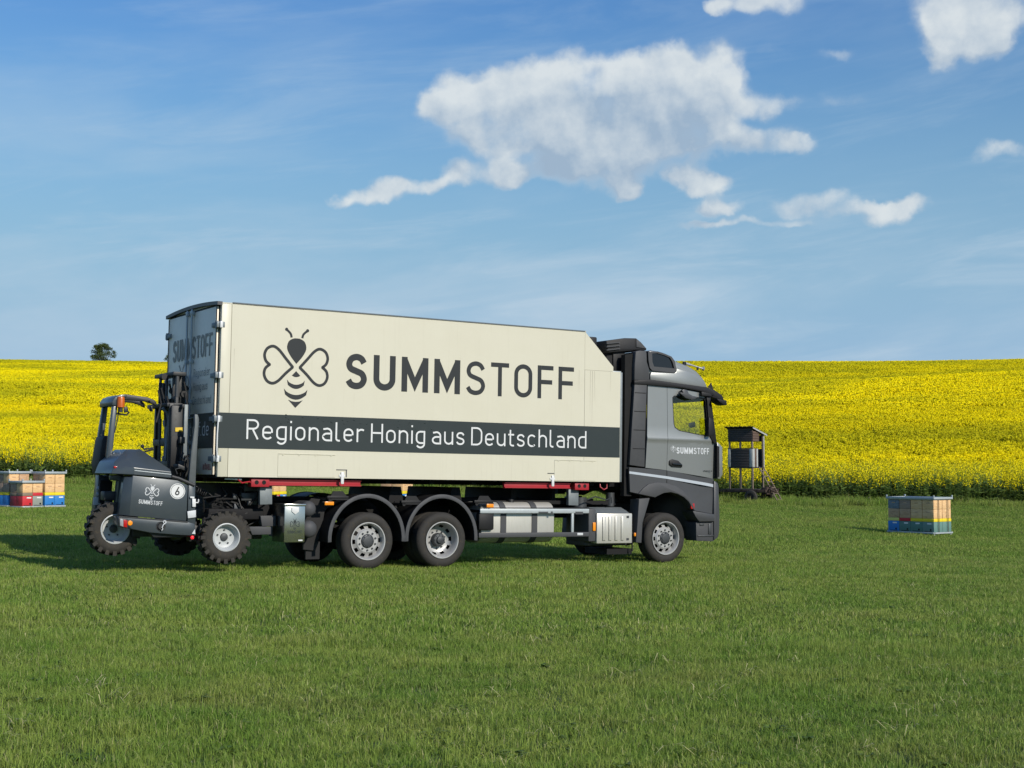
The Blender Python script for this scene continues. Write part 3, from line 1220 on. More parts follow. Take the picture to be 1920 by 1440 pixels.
gE = sub_collection('weed_source', [weed_patch('weed_%d' % i, 200 + i) for i in range(9)])
weed_pts = []
for q in range(900):
    y = 5 + 22 * random.random() ** 1.5
    x = random.uniform(-1, 1) * (y * .385 + 1.5)
    if vnoise(x * .5 + 20, y * .5) < .42 and random.random() < .75:
        continue
    weed_pts.append(((x, y, gz(x, y)), (0, 0, random.uniform(0, 6.28)), (random.uniform(.7, 1.3),) * 3, random.randrange(9)))
make_scatter('meadow_weeds', weed_pts, gE, 'broad-leaved weeds and dead straws scattered through the meadow')


def tall_keep(x, y):
    e = edge_y(x)
    return e - 1.6 < y < e + .2 and random.random() < (.9 if x > 5 else .45)


tall_pts = spread(-32, 34, 57, 66, .8, 5, keep=tall_keep, sz=(.6, 1.3))
for q in range(26):      # tufts left standing round the trailer
    x, y = random.uniform(7.0, 13.5), random.uniform(58.5, 61.5)
    tall_pts.append(((x, y, gz(x, y)), (0, 0, random.uniform(0, 6)), (1, 1, random.uniform(.7, 1.3)), random.randrange(5)))
make_scatter('tall_grass', tall_pts, gD, 'taller uncut grass along the edge of the rape field')

# --- rape
leaf_mat('rape_stem', (.15, .24, .045), (.18, .26, .06), (.40, .37, .18), .4, trans=.35)


def bloom_patches(t, geo, c):
    """parts of the field bloom less: the flower heads there are still green buds"""
    p = geo.outputs['Position']
    px_, py_, pz_ = t.sep(p)
    diag = t.comb(t.m('MULTIPLY', px_, .013), t.m('MULTIPLY', t.m('ADD', py_, t.m('MULTIPLY', px_, -.45)), .036), 0.0)
    n = t.noise(diag, 1.0, 5, .55, dist=.5)
    f = t.step(n, .42, .60)
    flat2 = t.v('MULTIPLY', p, (.05, .16, 0))
    f3 = t.step(t.noise(flat2, 1.0, 4, .6), .50, .66)
    fine = t.noise(t.v('MULTIPLY', p, (.5, .5, .5)), 1.0, 4, .6)
    f2 = t.m('MULTIPLY', t.step(fine, .42, .70), .30)
    f = t.m('ADD', t.m('MULTIPLY', f, .72), t.m('ADD', t.m('MULTIPLY', f3, .22), t.m('MULTIPLY', f2, .6)), clamp=True)
    return t.mix(f, c, (.43, .42, .010))


leaf_mat('rape_flower', (1.0, .81, .002), (1.0, .83, .004), (.85, .76, .03), .15, trans=.22, bloom=bloom_patches)


def rape_patch(name, size, plants, seed, fl=26, fs=.035, height=1.25, stems=True, leaves=5, spreadr=.16, drop=(-.16, .05), hv=(.78, 1.12)):
    rg = np.random.default_rng(seed)
    V, F, T, MI = [], [], [], []

    def quad(c, a, b, mi, t0, t1):
        k = len(V)
        V.extend([tuple(c - a - b), tuple(c + a - b), tuple(c + a + b), tuple(c - a + b)])
        F.append((k, k + 1, k + 2, k + 3))
        MI.append(mi)
        T.extend([(t0, t1)] * 4)

    def rnd_unit():
        q = rg.normal(0, 1, 3)
        return q / np.linalg.norm(q)
    for i in range(plants):
        x, y = rg.uniform(-size * .53, size * .53, 2)
        H = height * rg.uniform(*hv)
        lx, ly = rg.normal(0, .08, 2) * H
        top = np.array([x + lx, y + ly, H])
        st = rg.uniform(.2, .8)
        if stems:
            for (dx, dy) in ((.007, .004), (-.004, .007)):
                k = len(V)
                V.extend([(x - dx, y - dy, -.05), (x + dx, y + dy, -.05), (top[0] + dx * .5, top[1] + dy * .5, H * .93), (top[0] - dx * .5, top[1] - dy * .5, H * .93)])
                F.append((k, k + 1, k + 2, k + 3))
                MI.append(0)
                T.extend([(st + .2, rg.uniform(0, .5))] * 2 + [(st, 0)] * 2)
            for q in range(leaves):
                hh = rg.uniform(.1, .68) * H
                a = rg.uniform(0, 6.28)
                ln = rg.uniform(.06, .16) * (1.25 - hh / H)
                c = np.array([x + lx * hh / H + math.cos(a) * ln * .8, y + ly * hh / H + math.sin(a) * ln * .8, hh])
                d = np.array([math.cos(a) * ln, math.sin(a) * ln, rg.uniform(-.3, .6) * ln])
                w = np.array([-math.sin(a), math.cos(a), rg.uniform(-.4, .4)]) * ln * .36
                quad(c, d, w, 0, rg.uniform(.0, .7), 0)
        nb = 4
        heads = []
        for q in range(nb):
            a = rg.uniform(0, 6.28)
            rr = rg.uniform(.2, 1) * spreadr
            hb = H * rg.uniform(.80, 1.03)
            heads.append(np.array([top[0] + math.cos(a) * rr, top[1] + math.sin(a) * rr, hb]))
            if stems:
                s0 = np.array([x + lx * .62, y + ly * .62, H * .6])
                k = len(V)
                e = heads[-1]
                V.extend([tuple(s0 + [.004, 0, 0]), tuple(s0 - [.004, 0, 0]), tuple(e + [-.003, 0, 0]), tuple(e + [.003, 0, 0])])
                F.append((k, k + 1, k + 2, k + 3))
                MI.append(0)
                T.extend([(.5, 0)] * 4)
        heads.append(top)
        for q in range(fl):
            hd = heads[rg.integers(len(heads))]
            c = hd + np.array([rg.normal(0, fs * .9), rg.normal(0, fs * .9), rg.uniform(*drop)])
            a = rnd_unit() * fs * rg.uniform(.5, 1)
            b = np.cross(a, rnd_unit())
            b = b / (np.linalg.norm(b) + 1e-9) * fs * rg.uniform(.5, 1)
            quad(c, a, b, 1, rg.uniform(.36, .64), .9 * (rg.random() < .07))
    return patch_object(name, V, F, T, ['rape_stem', 'rape_flower'], MI)


rA = sub_collection('rape_near_source', [rape_patch('rape_near_%d' % i, 1.5, 40, 100 + i, fl=24, fs=.022, leaves=10, height=1.36, drop=(-.30, .05), spreadr=.2) for i in range(5)])
rB = sub_collection('rape_mid_source', [rape_patch('rape_mid_%d' % i, 3.0, 170, 120 + i, fl=60, fs=.030, leaves=2, height=1.25, drop=(-.14, .05), spreadr=.19, hv=(.85, 1.08)) for i in range(5)])
rC = sub_collection('rape_far_source', [rape_patch('rape_far_%d' % i, 5.0, 330, 140 + i, fl=44, fs=.052, stems=False, height=1.25, spreadr=.28, drop=(-.16, .06), hv=(.92, 1.05)) for i in range(5)])


def in_field(x, y):
    return y > edge_y(x) + .5


nearr = spread(-34, 36, 58, 73.5, 1.35, 5, keep=in_field, sz=(.88, 1.12))
make_scatter('rape_crop', nearr, rA, 'front rows of flowering yellow rape with green stems')
midr = spread(-60, 62, 73, 118, 2.7, 5, keep=lambda x, y: abs(x) < y * .45 + 7, sz=(.93, 1.07))
make_scatter('rape_crop', midr, rB, 'yellow rape in flower on the lower hillside')
farr = spread(-150, 150, 118, 308, 4.6, 5, keep=lambda x, y: abs(x) < y * .45 + 8, sz=(.96, 1.04))
make_scatter('rape_crop', farr, rC, 'yellow rape in flower up to the skyline')

# ------------------------------------------------------------------ trees behind the crest
leaf_mat('tree_leaf', (.075, .110, .032), (.10, .14, .045), (.16, .17, .07), .5, trans=.3)
mat('bark', (.09, .07, .05), .9, var=.3, scale=8, bump=.4, bscale=30)


def tree(px, top_py, depth, width, height, seed, label):
    p = at_depth(px, 700, depth)
    x, y = p.x, p.y
    base = gz(x, y)
    topz = at_depth(px, top_py, depth).z
    height = topz - base
    rg = np.random.default_rng(seed)
    root = empty('tree', (x, y, base))
    tag(root, label, 'tree', 'trees beyond the rape field')
    mb = MB()
    fork = height * .32
    mb.tube([(0, 0, -.3), (.1, 0, fork * .5), (0, .1, fork)], .3, 10, [.34, .27, .22])
    limbs = []
    for i in range(9):
        a = i * 2.4
        e = Vector((math.cos(a) * width * .32 * rg.uniform(.5, 1.1), math.sin(a) * width * .32 * rg.uniform(.5, 1.1), height * rg.uniform(.55, .88)))
        limbs.append(e)
        mb.tube([(0, .05, fork * .9), (e * .5 + Vector((0, 0, fork * .3))), e], .1, 6, [.16, .1, .03])
    mb.build('trunk', 'bark', root)
    V, F, T, MI = [], [], [], []
    centres = []
    for i in range(80):
        a = rg.uniform(0, 6.28)
        t = rg.uniform(0, 1)
        zz = height * (.50 + .48 * t)
        rr = width * .5 * math.sqrt(max(.05, 1 - ((t - .45) / .62) ** 2)) * rg.uniform(.25, 1.0)
        centres.append((math.cos(a) * rr, math.sin(a) * rr, zz, rg.uniform(.5, .95)))
    for (cx, cy_, cz, cr) in centres:
        for k in range(130):
            d = rg.normal(0, 1, 3)
            d = d / np.linalg.norm(d) * cr * rg.uniform(.35, 1.08)
            c = np.array([cx, cy_, cz]) + d * np.array([1, 1, .75])
            a = rg.normal(0, 1, 3)
            a = a / np.linalg.norm(a) * rg.uniform(.06, .13)
            b = np.cross(a, rg.normal(0, 1, 3))
            b = b / (np.linalg.norm(b) + 1e-9) * rg.uniform(.05, .11)
            q = len(V)
            V.extend([tuple(c - a), tuple(c - b), tuple(c + a), tuple(c + b)])
            F.append((q, q + 1, q + 2, q + 3))
            MI.append(0)
            tv = rg.uniform(.1, .9)
            T.extend([(tv, .15 * rg.random())] * 4)
    o = patch_object('crown', V, F, T, ['tree_leaf'], MI)
    COL.objects.link(o)
    o.parent = root
    return root


tree(192, 645, 335, 5.9, 8, 3, 'round leafy tree standing alone on the skyline beyond the forklift')
tree(328, 653, 345, 4.4, 6, 5, 'small tree on the skyline almost hidden behind the box body')

# ================================================================== LORRY FRAME OF REFERENCE
# u runs forward along the lorry, v from its near side (0) to its far side (2.55), h up; root empties carry the pose
WID = 2.55
_cam_local = TRUCK_I @ Vector((0, 0, EYE))
_rot_i = Euler(TRUCK_ROT).to_matrix().inverted()


def S(px, py, v=0.0):
    """where the view ray through a photo pixel meets the plane v of the lorry: (u, h)"""
    d = _rot_i @ ray(px, py)
    t = (v - _cam_local.y) / d.y
    q = _cam_local + d * t
    return (q.x, q.z)


CROP = {1: (150, 660, 3.42857), 2: (150, 820, 5.76), 3: (360, 860, 6.5464), 4: (600, 880, 6.4), 5: (870, 880, 5.647), 6: (1100, 610, 6.857), 7: (1140, 800, 5.3346)}


def K(c, pts, v=0.0):
    ox, oy, s = CROP[c]
    return [S(ox + x / s, oy + y / s, v) for (x, y) in pts]


def K3(c, x, y, v):
    a = K(c, [(x, y)], v)[0]
    return (a[0], v, a[1])


def side_place(v):
    return lambda x, y, l: Vector((x, v - l, y))


def lorry_root(name):
    o = empty(name, TRUCK_O, TRUCK_ROT)
    return o


# ================================================================== BOX BODY (swap body resting on the lorry)
body = lorry_root('box_body')
tag(body, 'cream box body with bee emblem and dark band of lettering on the lorry', 'box body')
ZB, ZT, LB = 1.445, 4.115, 7.58
ZS = 3.43                     # ledge in front below the slanted corner
mb = MB()
# near wall as separate sheets: rear post, main sheet, slanted front corner, lower front
mb.panel([(.165, ZB), (6.74, ZB), (6.74, ZT - .01), (.165, ZT)], v=.0, thick=.05)
mb.build('side_wall', 'cream_paint', body, smooth=0)
MB().box(0.0, .16, .0, .09, ZB, ZT + .005, .006).build('corner_post', 'cream_paint', body)
MB().panel([(6.746, ZS + .004), (7.365, ZS + .004), (7.365, 3.515), (6.755, ZT - .012), (6.746, ZT - .012)], v=.004, thick=.05).build('corner_panel', 'cream_paint', body)
MB().panel([(6.746, ZB), (7.52, ZB), (7.52, ZS), (6.746, ZS)], v=.0, thick=.05).build('front_side_wall', 'cream_paint', body, smooth=0)
MB().box(7.524, LB, .012, .10, ZB, ZS - .004, .008).build('front_post', 'galvanised', body)
mb = MB()
mb.panel([(.165, ZB), (7.52, ZB), (7.52, ZS), (7.365, ZS), (7.365, 3.515), (6.755, ZT - .012), (.165, ZT)], v=0, thick=.05)
mb.mirror_v(WID)
mb.build('far_side_wall', 'cream_paint', body)
MB().box(0, .16, WID - .09, WID, ZB, ZT + .003, .006).build('corner_post', 'cream_paint', body)
# roof: slightly crowned
mb = MB()
prof = [(WID * q, ZT + .012 + .045 * (1 - (2 * q - 1) ** 2)) for q in np.linspace(0, 1, 13)]
mb.prism(prof + [(WID, ZT - .01), (0, ZT - .01)], -.02, 6.76, 'u')
mb.build('roof', 'cream_paint', body)
mb = MB()
prof2 = [(WID * q, ZT + .022 + .050 * (1 - (2 * q - 1) ** 2)) for q in np.linspace(-.004, 1.004, 13)]
mb.prism(prof2 + [(p[0], p[1] - .055) for p in prof2[::-1]], -.075, .004, 'u')
mb.build('roof_edge', 'cab_dark', body)
mb = MB()
mb.tube([(.17, -.002, ZT + .012), (6.74, -.002, ZT + .004)], .012, 6)
mb.build('roof_trim', 'galvanised', body)
MB().hull([(6.745, .05, ZT - .02), (6.745, WID - .05, ZT - .02), (6.745, .05, ZT), (6.745, WID - .05, ZT), (7.365, .05, 3.515), (7.365, WID - .05, 3.515), (7.33, .05, 3.5), (7.33, WID - .05, 3.5)]).build('slanted_front', 'cream_paint', body)
MB().box(7.33, 7.364, .052, WID - .052, ZS, 3.51).build('front_step', 'cream_paint', body)
MB().box(7.3, 7.56, .03, WID - .03, ZS - .03, ZS + .018, .006).build('front_ledge', 'rail_pale', body)
MB().box(7.535, 7.572, .1, WID - .1, ZB, ZS - .03).build('front_wall', 'cream_paint', body)
MB().box(.0, 7.5, .055, WID - .055, ZB - .02, ZB + .05).build('floor', 'chassis_black', body)
# doors
for k, (a, b) in enumerate(((.085, 1.268), (1.282, WID - .085))):
    d = MB().box(-.045, -.005, a, b, ZB + .03, ZT - .045, .008).build('door', 'door_cream_lifted', body)
    MB().box(-.050, -.046, a + .002, b - .002, 1.883, 2.43).build('door_band', 'vinyl_grey', d)
    seal = MB()
    for q in (a, b - .02):
        seal.box(-.054, -.0455, q, q + .02, ZB + .03, ZT - .05)
    seal.build('door_seal', 'black_plastic', d)
    y = 1.195 if k == 0 else 1.355
    for yy in ((1.16,) if k == 0 else (1.39,)):
        rod = MB().cyl((-.085, yy, ZB + .02), (-.085, yy, ZT + .0), .017, n=10)
        rod.box(-.105, -.05, yy - .04, yy + .04, ZT - .09, ZT - .02, .005)
        rod.box(-.105, -.05, yy - .04, yy + .04, ZB + .03, ZB + .09, .005)
        for hh in (1.95, 2.6, 3.25):
            rod.box(-.105, -.046, yy - .03, yy + .03, hh, hh + .06, .005)
        rod.build('lock_rod', 'rail_pale', d)
        MB().tube([(-.10, yy, 2.35), (-.12, yy + (.25 if k else -.25), 2.36), (-.12, yy + (.45 if k else -.45), 2.37)], .014, 8).build('door_handle', 'galvanised', d)
    for hh in (1.72, 2.33, 3.0, 3.78):
        hg = MB()
        e = a if k == 0 else b
        sgn = -1 if k == 0 else 1
        hg.box(-.075, -.04, min(e, e - sgn * .16), max(e, e - sgn * .16), hh - .035, hh + .035, .006)
        hg.box(-.075, .055, e + sgn * .07 - .02, e + sgn * .07 + .02, hh - .045, hh + .045, .006)
        hg.cyl((-.06, e + sgn * .03, hh - .06), (-.06, e + sgn * .03, hh + .06), .022, n=10)
        hg.build('hinge', 'galvanised', d)
    if k == 0:
        for hh in (1.72, 2.33, 3.0, 3.78):
            MB().box(-.03, .012, -.035, -.004, hh - .05, hh + .05, .006).build('hinge_bracket', 'vinyl_white', d)
        MB().tube([(-.02, -.03, 2.30), (-.035, -.045, 2.1), (-.035, -.045, 1.85), (-.02, -.03, 1.74)], .012, 8).build('door_stay', 'vinyl_white', d)
MB().box(-.02, 0, .085, WID - .085, ZB + .03, ZT - .02).build('door_frame', 'black_plastic', body)
# printing on the wall
MB().box(.002, 7.515, -.0035, -.0008, 1.884, 2.428).build('colour_band', 'vinyl_grey', body)
mb = MB()
bee_emblem(mb, 1.245, 3.215, 1.20, side_place(-.003))
mb.build('bee_emblem', 'vinyl_dark_grey', body, smooth=0)
mb = MB()
lettering(mb, [('SUMM', .182), ('STOFF', .132)], 2.09, 6.51, .575, lambda x, y, l: Vector((x, -.003 - l, 2.885 + y)))
mb.build('lettering', 'vinyl_dark_grey', body, smooth=0, label='large dark company name on the cream wall')
mb = MB()
lettering(mb, [('Regionaler Honig aus Deutschland', .092)], .445, 6.79, .308, lambda x, y, l: Vector((x, -.0055 - l, 2.032 + y)), gap=.15)
mb.build('lettering', 'vinyl_white', body, smooth=0, label='white slogan on the dark band')


def rear_place(u, h0):
    return lambda x, y, l: Vector((u - l, WID - x, h0 + y))


mb = MB()
lettering(mb, [('SUMM', .172), ('STOFF', .128)], .36, 2.30, .36, rear_place(-.052, 3.32))
mb.build('lettering', 'vinyl_mid_grey', body, smooth=0, label='mid grey company name across the rear doors')
mb = MB()
bee_emblem(mb, .83, -.25, .80, rear_place(-.052, 3.12))
mb.build('bee_emblem', 'vinyl_mid_grey', body, smooth=0)
for (txt, x1, hh) in (('Regionaler', 2.22, 3.02), ('Honig aus', 2.13, 2.80), ('Deutschland', 2.30, 2.58)):
    mb = MB()
    lettering(mb, [(txt, .09)], 1.45, x1, .13, rear_place(-.052, hh))
    mb.build('lettering', 'vinyl_mid_grey', body, smooth=0)
mb = MB()
lettering(mb, [('summstoff', .09)], .35, 1.86, .22, rear_place(-.056, 2.08))
mb.build('lettering', 'vinyl_silver', body, smooth=0)
mb = MB()
lettering(mb, [('.de', .09)], 1.89, 2.26, .22, rear_place(-.056, 2.08))
mb.build('lettering', 'vinyl_silver', body, smooth=0)
mb = MB()
lettering(mb, [('KÖGEL', .2)], 2.02, 2.40, .085, rear_place(-.052, 1.55), gap=.2)
mb.build('maker_badge', 'red_steel', body, smooth=0)
# flaps, lashing point covers, blisters and rain marks
for (a, b, lab) in ((.975, 1.955, 0), (6.12, 7.0, 0)):
    fl = MB().box(a, b, -.007, .01, ZB + .012, 1.815, .003)
    fo = fl.build('flap', 'cream_paint', body, smooth=0)
    h = MB().tube([(a + .01, -.009, 1.818), (b - .01, -.009, 1.815)], .007, 6)
    for q in np.linspace(a + .08, b - .08, 4):
        h.sphere((q, -.009, 1.80), .012, (1, .5, 1), 8)
    h.build('flap_hinge', 'cream_paint', fo)
for a in (1.99, 6.0):
    lk = MB()
    lk.box(a - .02, a + .17, -.006, .012, ZB + .13, ZB + .142)
    lk.box(a + .15, a + .165, -.006, .012, ZB + .02, ZB + .13)
    o = lk.build('lock_recess', 'hub_grey', body)
    q = MB().box(a + .06, a + .11, -.022, .002, ZB - .09, ZB + .10, .004)
    q.box(a + .03, a + .13, -.014, .0, ZB + .02, ZB + .06, .004)
    q.build('lock_lever', 'vinyl_white', o)
mb = MB()
for i in range(44):
    c = random.choice([1.3, 2.0, 2.7, 5.2, 5.7, 6.3, 3.4, .9])
    mb.sphere((c + random.gauss(0, .22), -.004, random.choice([2.38, 2.36, 2.10, 2.34]) + random.gauss(0, .03)), random.uniform(.008, .018), (1, .35, .9), 8)
mb.build('paint_blister', 'vinyl_grey', body, kind='stuff')
mat('rain_streak', (.30, .27, .20), .6, var=.3, scale=12)
mb = MB()
for (x, ln, w) in ((6.86, .75, .006), (6.905, .95, .007), (6.95, .55, .005), (7.30, .35, .004), (6.62, .4, .004), (.215, .3, .004)):
    z = ZS - .01
    mb.quad((x, -.0012, z), (x + w, -.0012, z), (x + w * .4, -.0012, z - ln), (x + w * .2, -.0012, z - ln))
mb.build('rain_streak', 'rain_streak', body, smooth=0, kind='stuff')
# red bearer frame beneath
for (a, b) in ((.62, 2.45), (5.163, 6.52)):
    mb = MB()
    mb.box(a, b, .10, .16, ZB - .135, ZB - .022, .008)
    mb.box(a, b, .07, .11, ZB - .125, ZB - .112)
    mb.box(a, b, .07, .11, ZB - .045, ZB - .030)
    mb.build('bearer_rail', 'red_steel', body)
for a in (.57, 6.60):
    fo = MB().box(a, a + .30, .06, .22, ZB - .15, ZB - .008, .008).build('corner_casting', 'red_steel', body)
    for q in (.09, .21):
        MB().lathe([(.0, -.002), (.034, -.002), (.034, .01)], (a + q, .06, ZB - .08), n=14).build('casting_hole', 'hole_black', fo)
mb = MB()
mb.tube([(.15, .08, ZB - .03), (.42, .08, ZB - .035)], .014, 6)
mb.build('rear_lever', 'vinyl_white', body)
mb = MB()
mb.tube([(.35, .08, ZB - .03), (.42, .06, ZB - .09), (.55, .08, ZB - .07), (.62, .09, ZB - .12)], .012, 6)
mb.build('lashing_hook', 'red_steel', body)
mb = MB()
mb.tube([(7.15, .08, ZB - .03), (7.14, .06, ZB - .09), (7.22, .06, ZB - .14), (7.3, .08, ZB - .11), (7.3, .08, ZB - .03)], .012, 6)
mb.build('lashing_hook', 'red_steel', body)
mb = MB()
for v0 in (.75, 1.6):
    mb.box(.1, 7.4, v0, v0 + .2, ZB - .085, ZB - .021)
for u0 in np.linspace(.5, 7.0, 9):
    mb.box(u0, u0 + .08, .17, WID - .17, ZB - .07, ZB - .0205)
mb.build('cross_bearer', 'chassis_black', body)
# cooling unit on the front slope
mb = MB().box(6.95, 7.22, .5, 2.0, 3.85, 4.05, .02)
for q in range(5):
    mb.box(7.225, 7.25, .42, 2.1, 3.66 + q * .085, 3.70 + q * .085)
mb.box(7.20, 7.226, .40, 2.12, 3.55, 4.07, .01)
mb.build('cooling_unit', 'vinyl_white', body)
MB().box(6.98, 7.21, .30, .50, 3.80, 4.07, .02).build('cooling_pipe_box', 'black_plastic', body)

# ================================================================== LORRY
lorry = lorry_root('lorry')
tag(lorry, 'three-axle lorry with grey sleeper cab and black chassis under the box body', 'lorry')

# --- chassis
mb = MB()
for v0 in (.86, 1.61):
    mb.box(.15, 8.9, v0, v0 + .08, .78, 1.06, .006)
for u0 in (.2, 1.4, 3.25, 5.0, 6.6, 8.2):
    mb.box(u0, u0 + .12, .9, 1.65, .82, 1.02, .006)
mb.build('chassis_frame', 'chassis_black', lorry)
mb = MB()
for u0, w in ((3.12, .30), (4.28, .26), (6.35, .10), (5.5, .12)):
    mb.prism([(u0, 1.0), (u0 + w, 1.0), (u0 + w * .8, 1.32), (u0 + w * .2, 1.32)], .45, 2.1)
mb.box(.1, 7.5, .80, .96, 1.06, 1.13)
mb.box(.1, 7.5, 1.59, 1.75, 1.06, 1.13)
mb.build('subframe', 'chassis_black', lorry)
for (c, v) in (((2.573, .46), 0), ((3.935, .465), 0), ((8.60, .45), 0)):
    mb = MB().cyl((c[0], .35, c[1]), (c[0], 2.2, c[1]), .075, n=12)
    mb.sphere((c[0], 1.27, c[1]), .22, (1, .9, 1), 14)
    for s in (.62, 1.93):
        mb.prism([(c[0] - .55, c[1] + .22), (c[0], c[1] + .10), (c[0] + .55, c[1] + .22), (c[0] + .55, c[1] + .27), (c[0], c[1] + .16), (c[0] - .55, c[1] + .27)], s - .04, s + .04)
        mb.cyl((c[0], s, c[1] + .15), (c[0], s, c[1] + .42), .11, n=14)
    mb.build('axle', 'chassis_black', lorry)


def tyre_mesh(r, rr, w, groove=True):
    """cross-section of a road tyre, turned about the axle; outer face towards -v at 0"""
    p = [(rr, .02), (rr + .02, .004), (rr + (r - rr) * .45, -.012), (rr + (r - rr) * .78, 0.0), (r - .02, .018), (r - .004, .036), (r, .055)]
    if groove:
        for q in (.28, .43, .57, .72):
            p += [(r, w * q - .007), (r - .012, w * q - .004), (r - .012, w * q + .004), (r, w * q + .007)]
    p += [(r, w - .05), (r - .02, w - .018), (rr + (r - rr) * .45, w + .01), (rr, w)]
    return MB().lathe(p, (0, 0, 0), n=56)


def hub_nuts(n, rad, off, size):
    mb = MB()
    for i in range(n):
        a = 2 * math.pi * (i + .5) / n
        c = (rad * math.cos(a), off, rad * math.sin(a))
        mb.cyl(c, (c[0], off - size * 1.3, c[2]), size, size * .8, n=6)
    return mb


NH = 10


def hole_skip(ring, n=60):
    def f(j, k):
        return j == ring and (k % 6) in (1, 2, 3)
    return f


def truck_wheel(kind, u, h, v0, far=False):
    """kind 'convex' (steered axle) or 'concave' (twin tyres)"""
    w = empty('wheel')
    w.parent = lorry
    w.location = (u, v0, h)
    if far:
        w.rotation_euler = (0, 0, math.pi)
    r = .462
    tyre_mesh(r, .292, .29).build('tyre', 'rubber', w)
    if kind == 'concave':
        o = tyre_mesh(r, .292, .29).build('tyre', 'rubber', w)
        o.location = (0, .33, 0)
    if kind == 'convex':
        prof = [(.292, .02), (.306, .0), (.306, -.012), (.290, -.012), (.276, .006), (.268, .06), (.255, .085), (.205, .045), (.185, .028), (.18, .022), (.115, .022), (.11, .03)]
        ring = 6
        nut_off, nut_r = .022, .147
    else:
        prof = [(.292, .02), (.306, .0), (.306, -.012), (.290, -.012), (.278, .01), (.262, .05), (.258, .10), (.250, .14), (.215, .178), (.185, .188), (.18, .19), (.10, .19)]
        ring = 7
        nut_off, nut_r = .19, .147
    MB().lathe(prof, (0, 0, 0), n=60, skip=hole_skip(ring)).build('rim', 'rim_silver', w)
    MB().lathe([(.285, .215), (0, .215)], (0, 0, 0), n=30).build('brake_drum', 'hole_black', w)
    hub_nuts(10, nut_r, nut_off, .017).build('wheel_nut', 'hub_grey', w, kind='stuff')
    if kind == 'convex':
        hb = MB().lathe([(.112, .05), (.112, .012), (.10, -.0), (.085, -.002), (.08, -.010), (.055, -.014), (0, -.016)], (0, 0, 0), n=24)
        for i in range(8):
            a = 2 * math.pi * i / 8
            hb.cyl((.093 * math.cos(a), .002, .093 * math.sin(a)), (.093 * math.cos(a), -.014, .093 * math.sin(a)), .011, n=6)
        hb.build('hub', 'hub_grey', w)
    else:
        hb = MB().lathe([(.115, .19), (.112, .11), (.10, .095), (.06, .09), (.055, .06), (.03, .055), (0, .052)], (0, 0, 0), n=24)
        for i in range(8):
            a = 2 * math.pi * i / 8
            hb.cyl((.085 * math.cos(a), .10, .085 * math.sin(a)), (.085 * math.cos(a), .082, .085 * math.sin(a)), .011, n=6)
        hb.build('hub', 'hub_grey', w)
    return w


truck_wheel('convex', 2.573, .438, .035)
truck_wheel('concave', 3.935, .442, .035)
truck_wheel('convex', 8.603, .430, .045)
truck_wheel('convex', 2.573, .438, WID - .035, True)
truck_wheel('concave', 3.935, .442, WID - .035, True)
truck_wheel('convex', 8.603, .430, WID - .045, True)

# --- mudguards over the rear axles


def mudguard(u, far=False, a0=-4, a1=184):
    A = [(math.cos(R(a)), math.sin(R(a))) for a in np.linspace(a0, a1, 30)]
    ro, ri = .715, .70
    t = MB()
    out = [(u + c * ro * .945, .475 + s * ro) for c, s in A]
    inn = [(u + c * ri * .945, .475 + s * ri) for c, s in A[::-1]]
    t.prism(out + inn, .03, .68)
    if far:
        t.mirror_v(WID)
    o = t.build('mudguard', 'black_plastic', lorry)
    lip = MB()
    o2 = [(u + c * (ro + .012) * .945, .475 + s * (ro + .012)) for c, s in A]
    i2 = [(u + c * (ro - .055) * .945, .475 + s * (ro - .055)) for c, s in A[::-1]]
    lip.prism(o2 + i2, .008, .034, bev=.006)
    if far:
        lip.mirror_v(WID)
    lip.build('mudguard_lip', 'cab_trim', o)


for u in (2.545, 3.915):
    mudguard(u)
    mudguard(u, True)
mb = MB()
mb.box(1.66, 1.90, .42, .46, .14, .50)
mb.prism([(1.60, .30), (1.80, .28), (1.90, .55), (1.95, .9), (2.1, 1.08), (1.72, 1.12), (1.62, 1.0)], .38, .44)
mb.build('splash_guard', 'black_plastic', lorry)
mb = MB()
mb.prism([(3.10, .42), (3.36, .42), (3.34, .8), (3.24, 1.08), (3.14, .8)], .42, .48)
mb.build('splash_guard', 'black_plastic', lorry)
for (u, h) in ((1.90, 1.10), (3.22, 1.03), (4.60, 1.04)):
    mb = MB()
    mb.cyl((u, .05, h), (u, .9, h), .028, n=10)
    mb.box(u - .05, u + .32, .045, .12, h + .02, h + .065, .005)
    mb.hull([(u - .02, .05, h), (u + .34, .05, h), (u + .05, .05, h + .14), (u + .22, .05, h + .14), (u - .02, .07, h), (u + .34, .07, h), (u + .05, .07, h + .14), (u + .22, .07, h + .14)])
    mb.build('mudguard_bracket', 'black_plastic', lorry)


def marker(c, x0, y0, x1, y1, v, name='marker_lamp', m='amber'):
    a, b = K(c, [(x0, y1), (x1, y0)], v)
    return MB().box(a[0], b[0], v - .012, v + .02, a[1], b[1], .006).build(name, m, lorry)


marker(4, 55, 388, 165, 430, .04)
marker(5, 238, 366, 312, 404, .05)
marker(5, 1362, 562, 1392, 652, .02)
marker(5, 1800, 672, 1818, 708, .03)
marker(7, 826, 768, 862, 822, .02, m='red_lens')

# --- fuel tank, side guard, ribbed box


def rr_section(v0, v1, h0, h1, r, n=6):
    P = []
    for (cx, cy_, a0) in ((v1 - r, h1 - r, 0), (v0 + r, h1 - r, 90), (v0 + r, h0 + r, 180), (v1 - r, h0 + r, 270)):
        P += arc(cx, cy_, r, r, a0, a0 + 90, n)
    return P


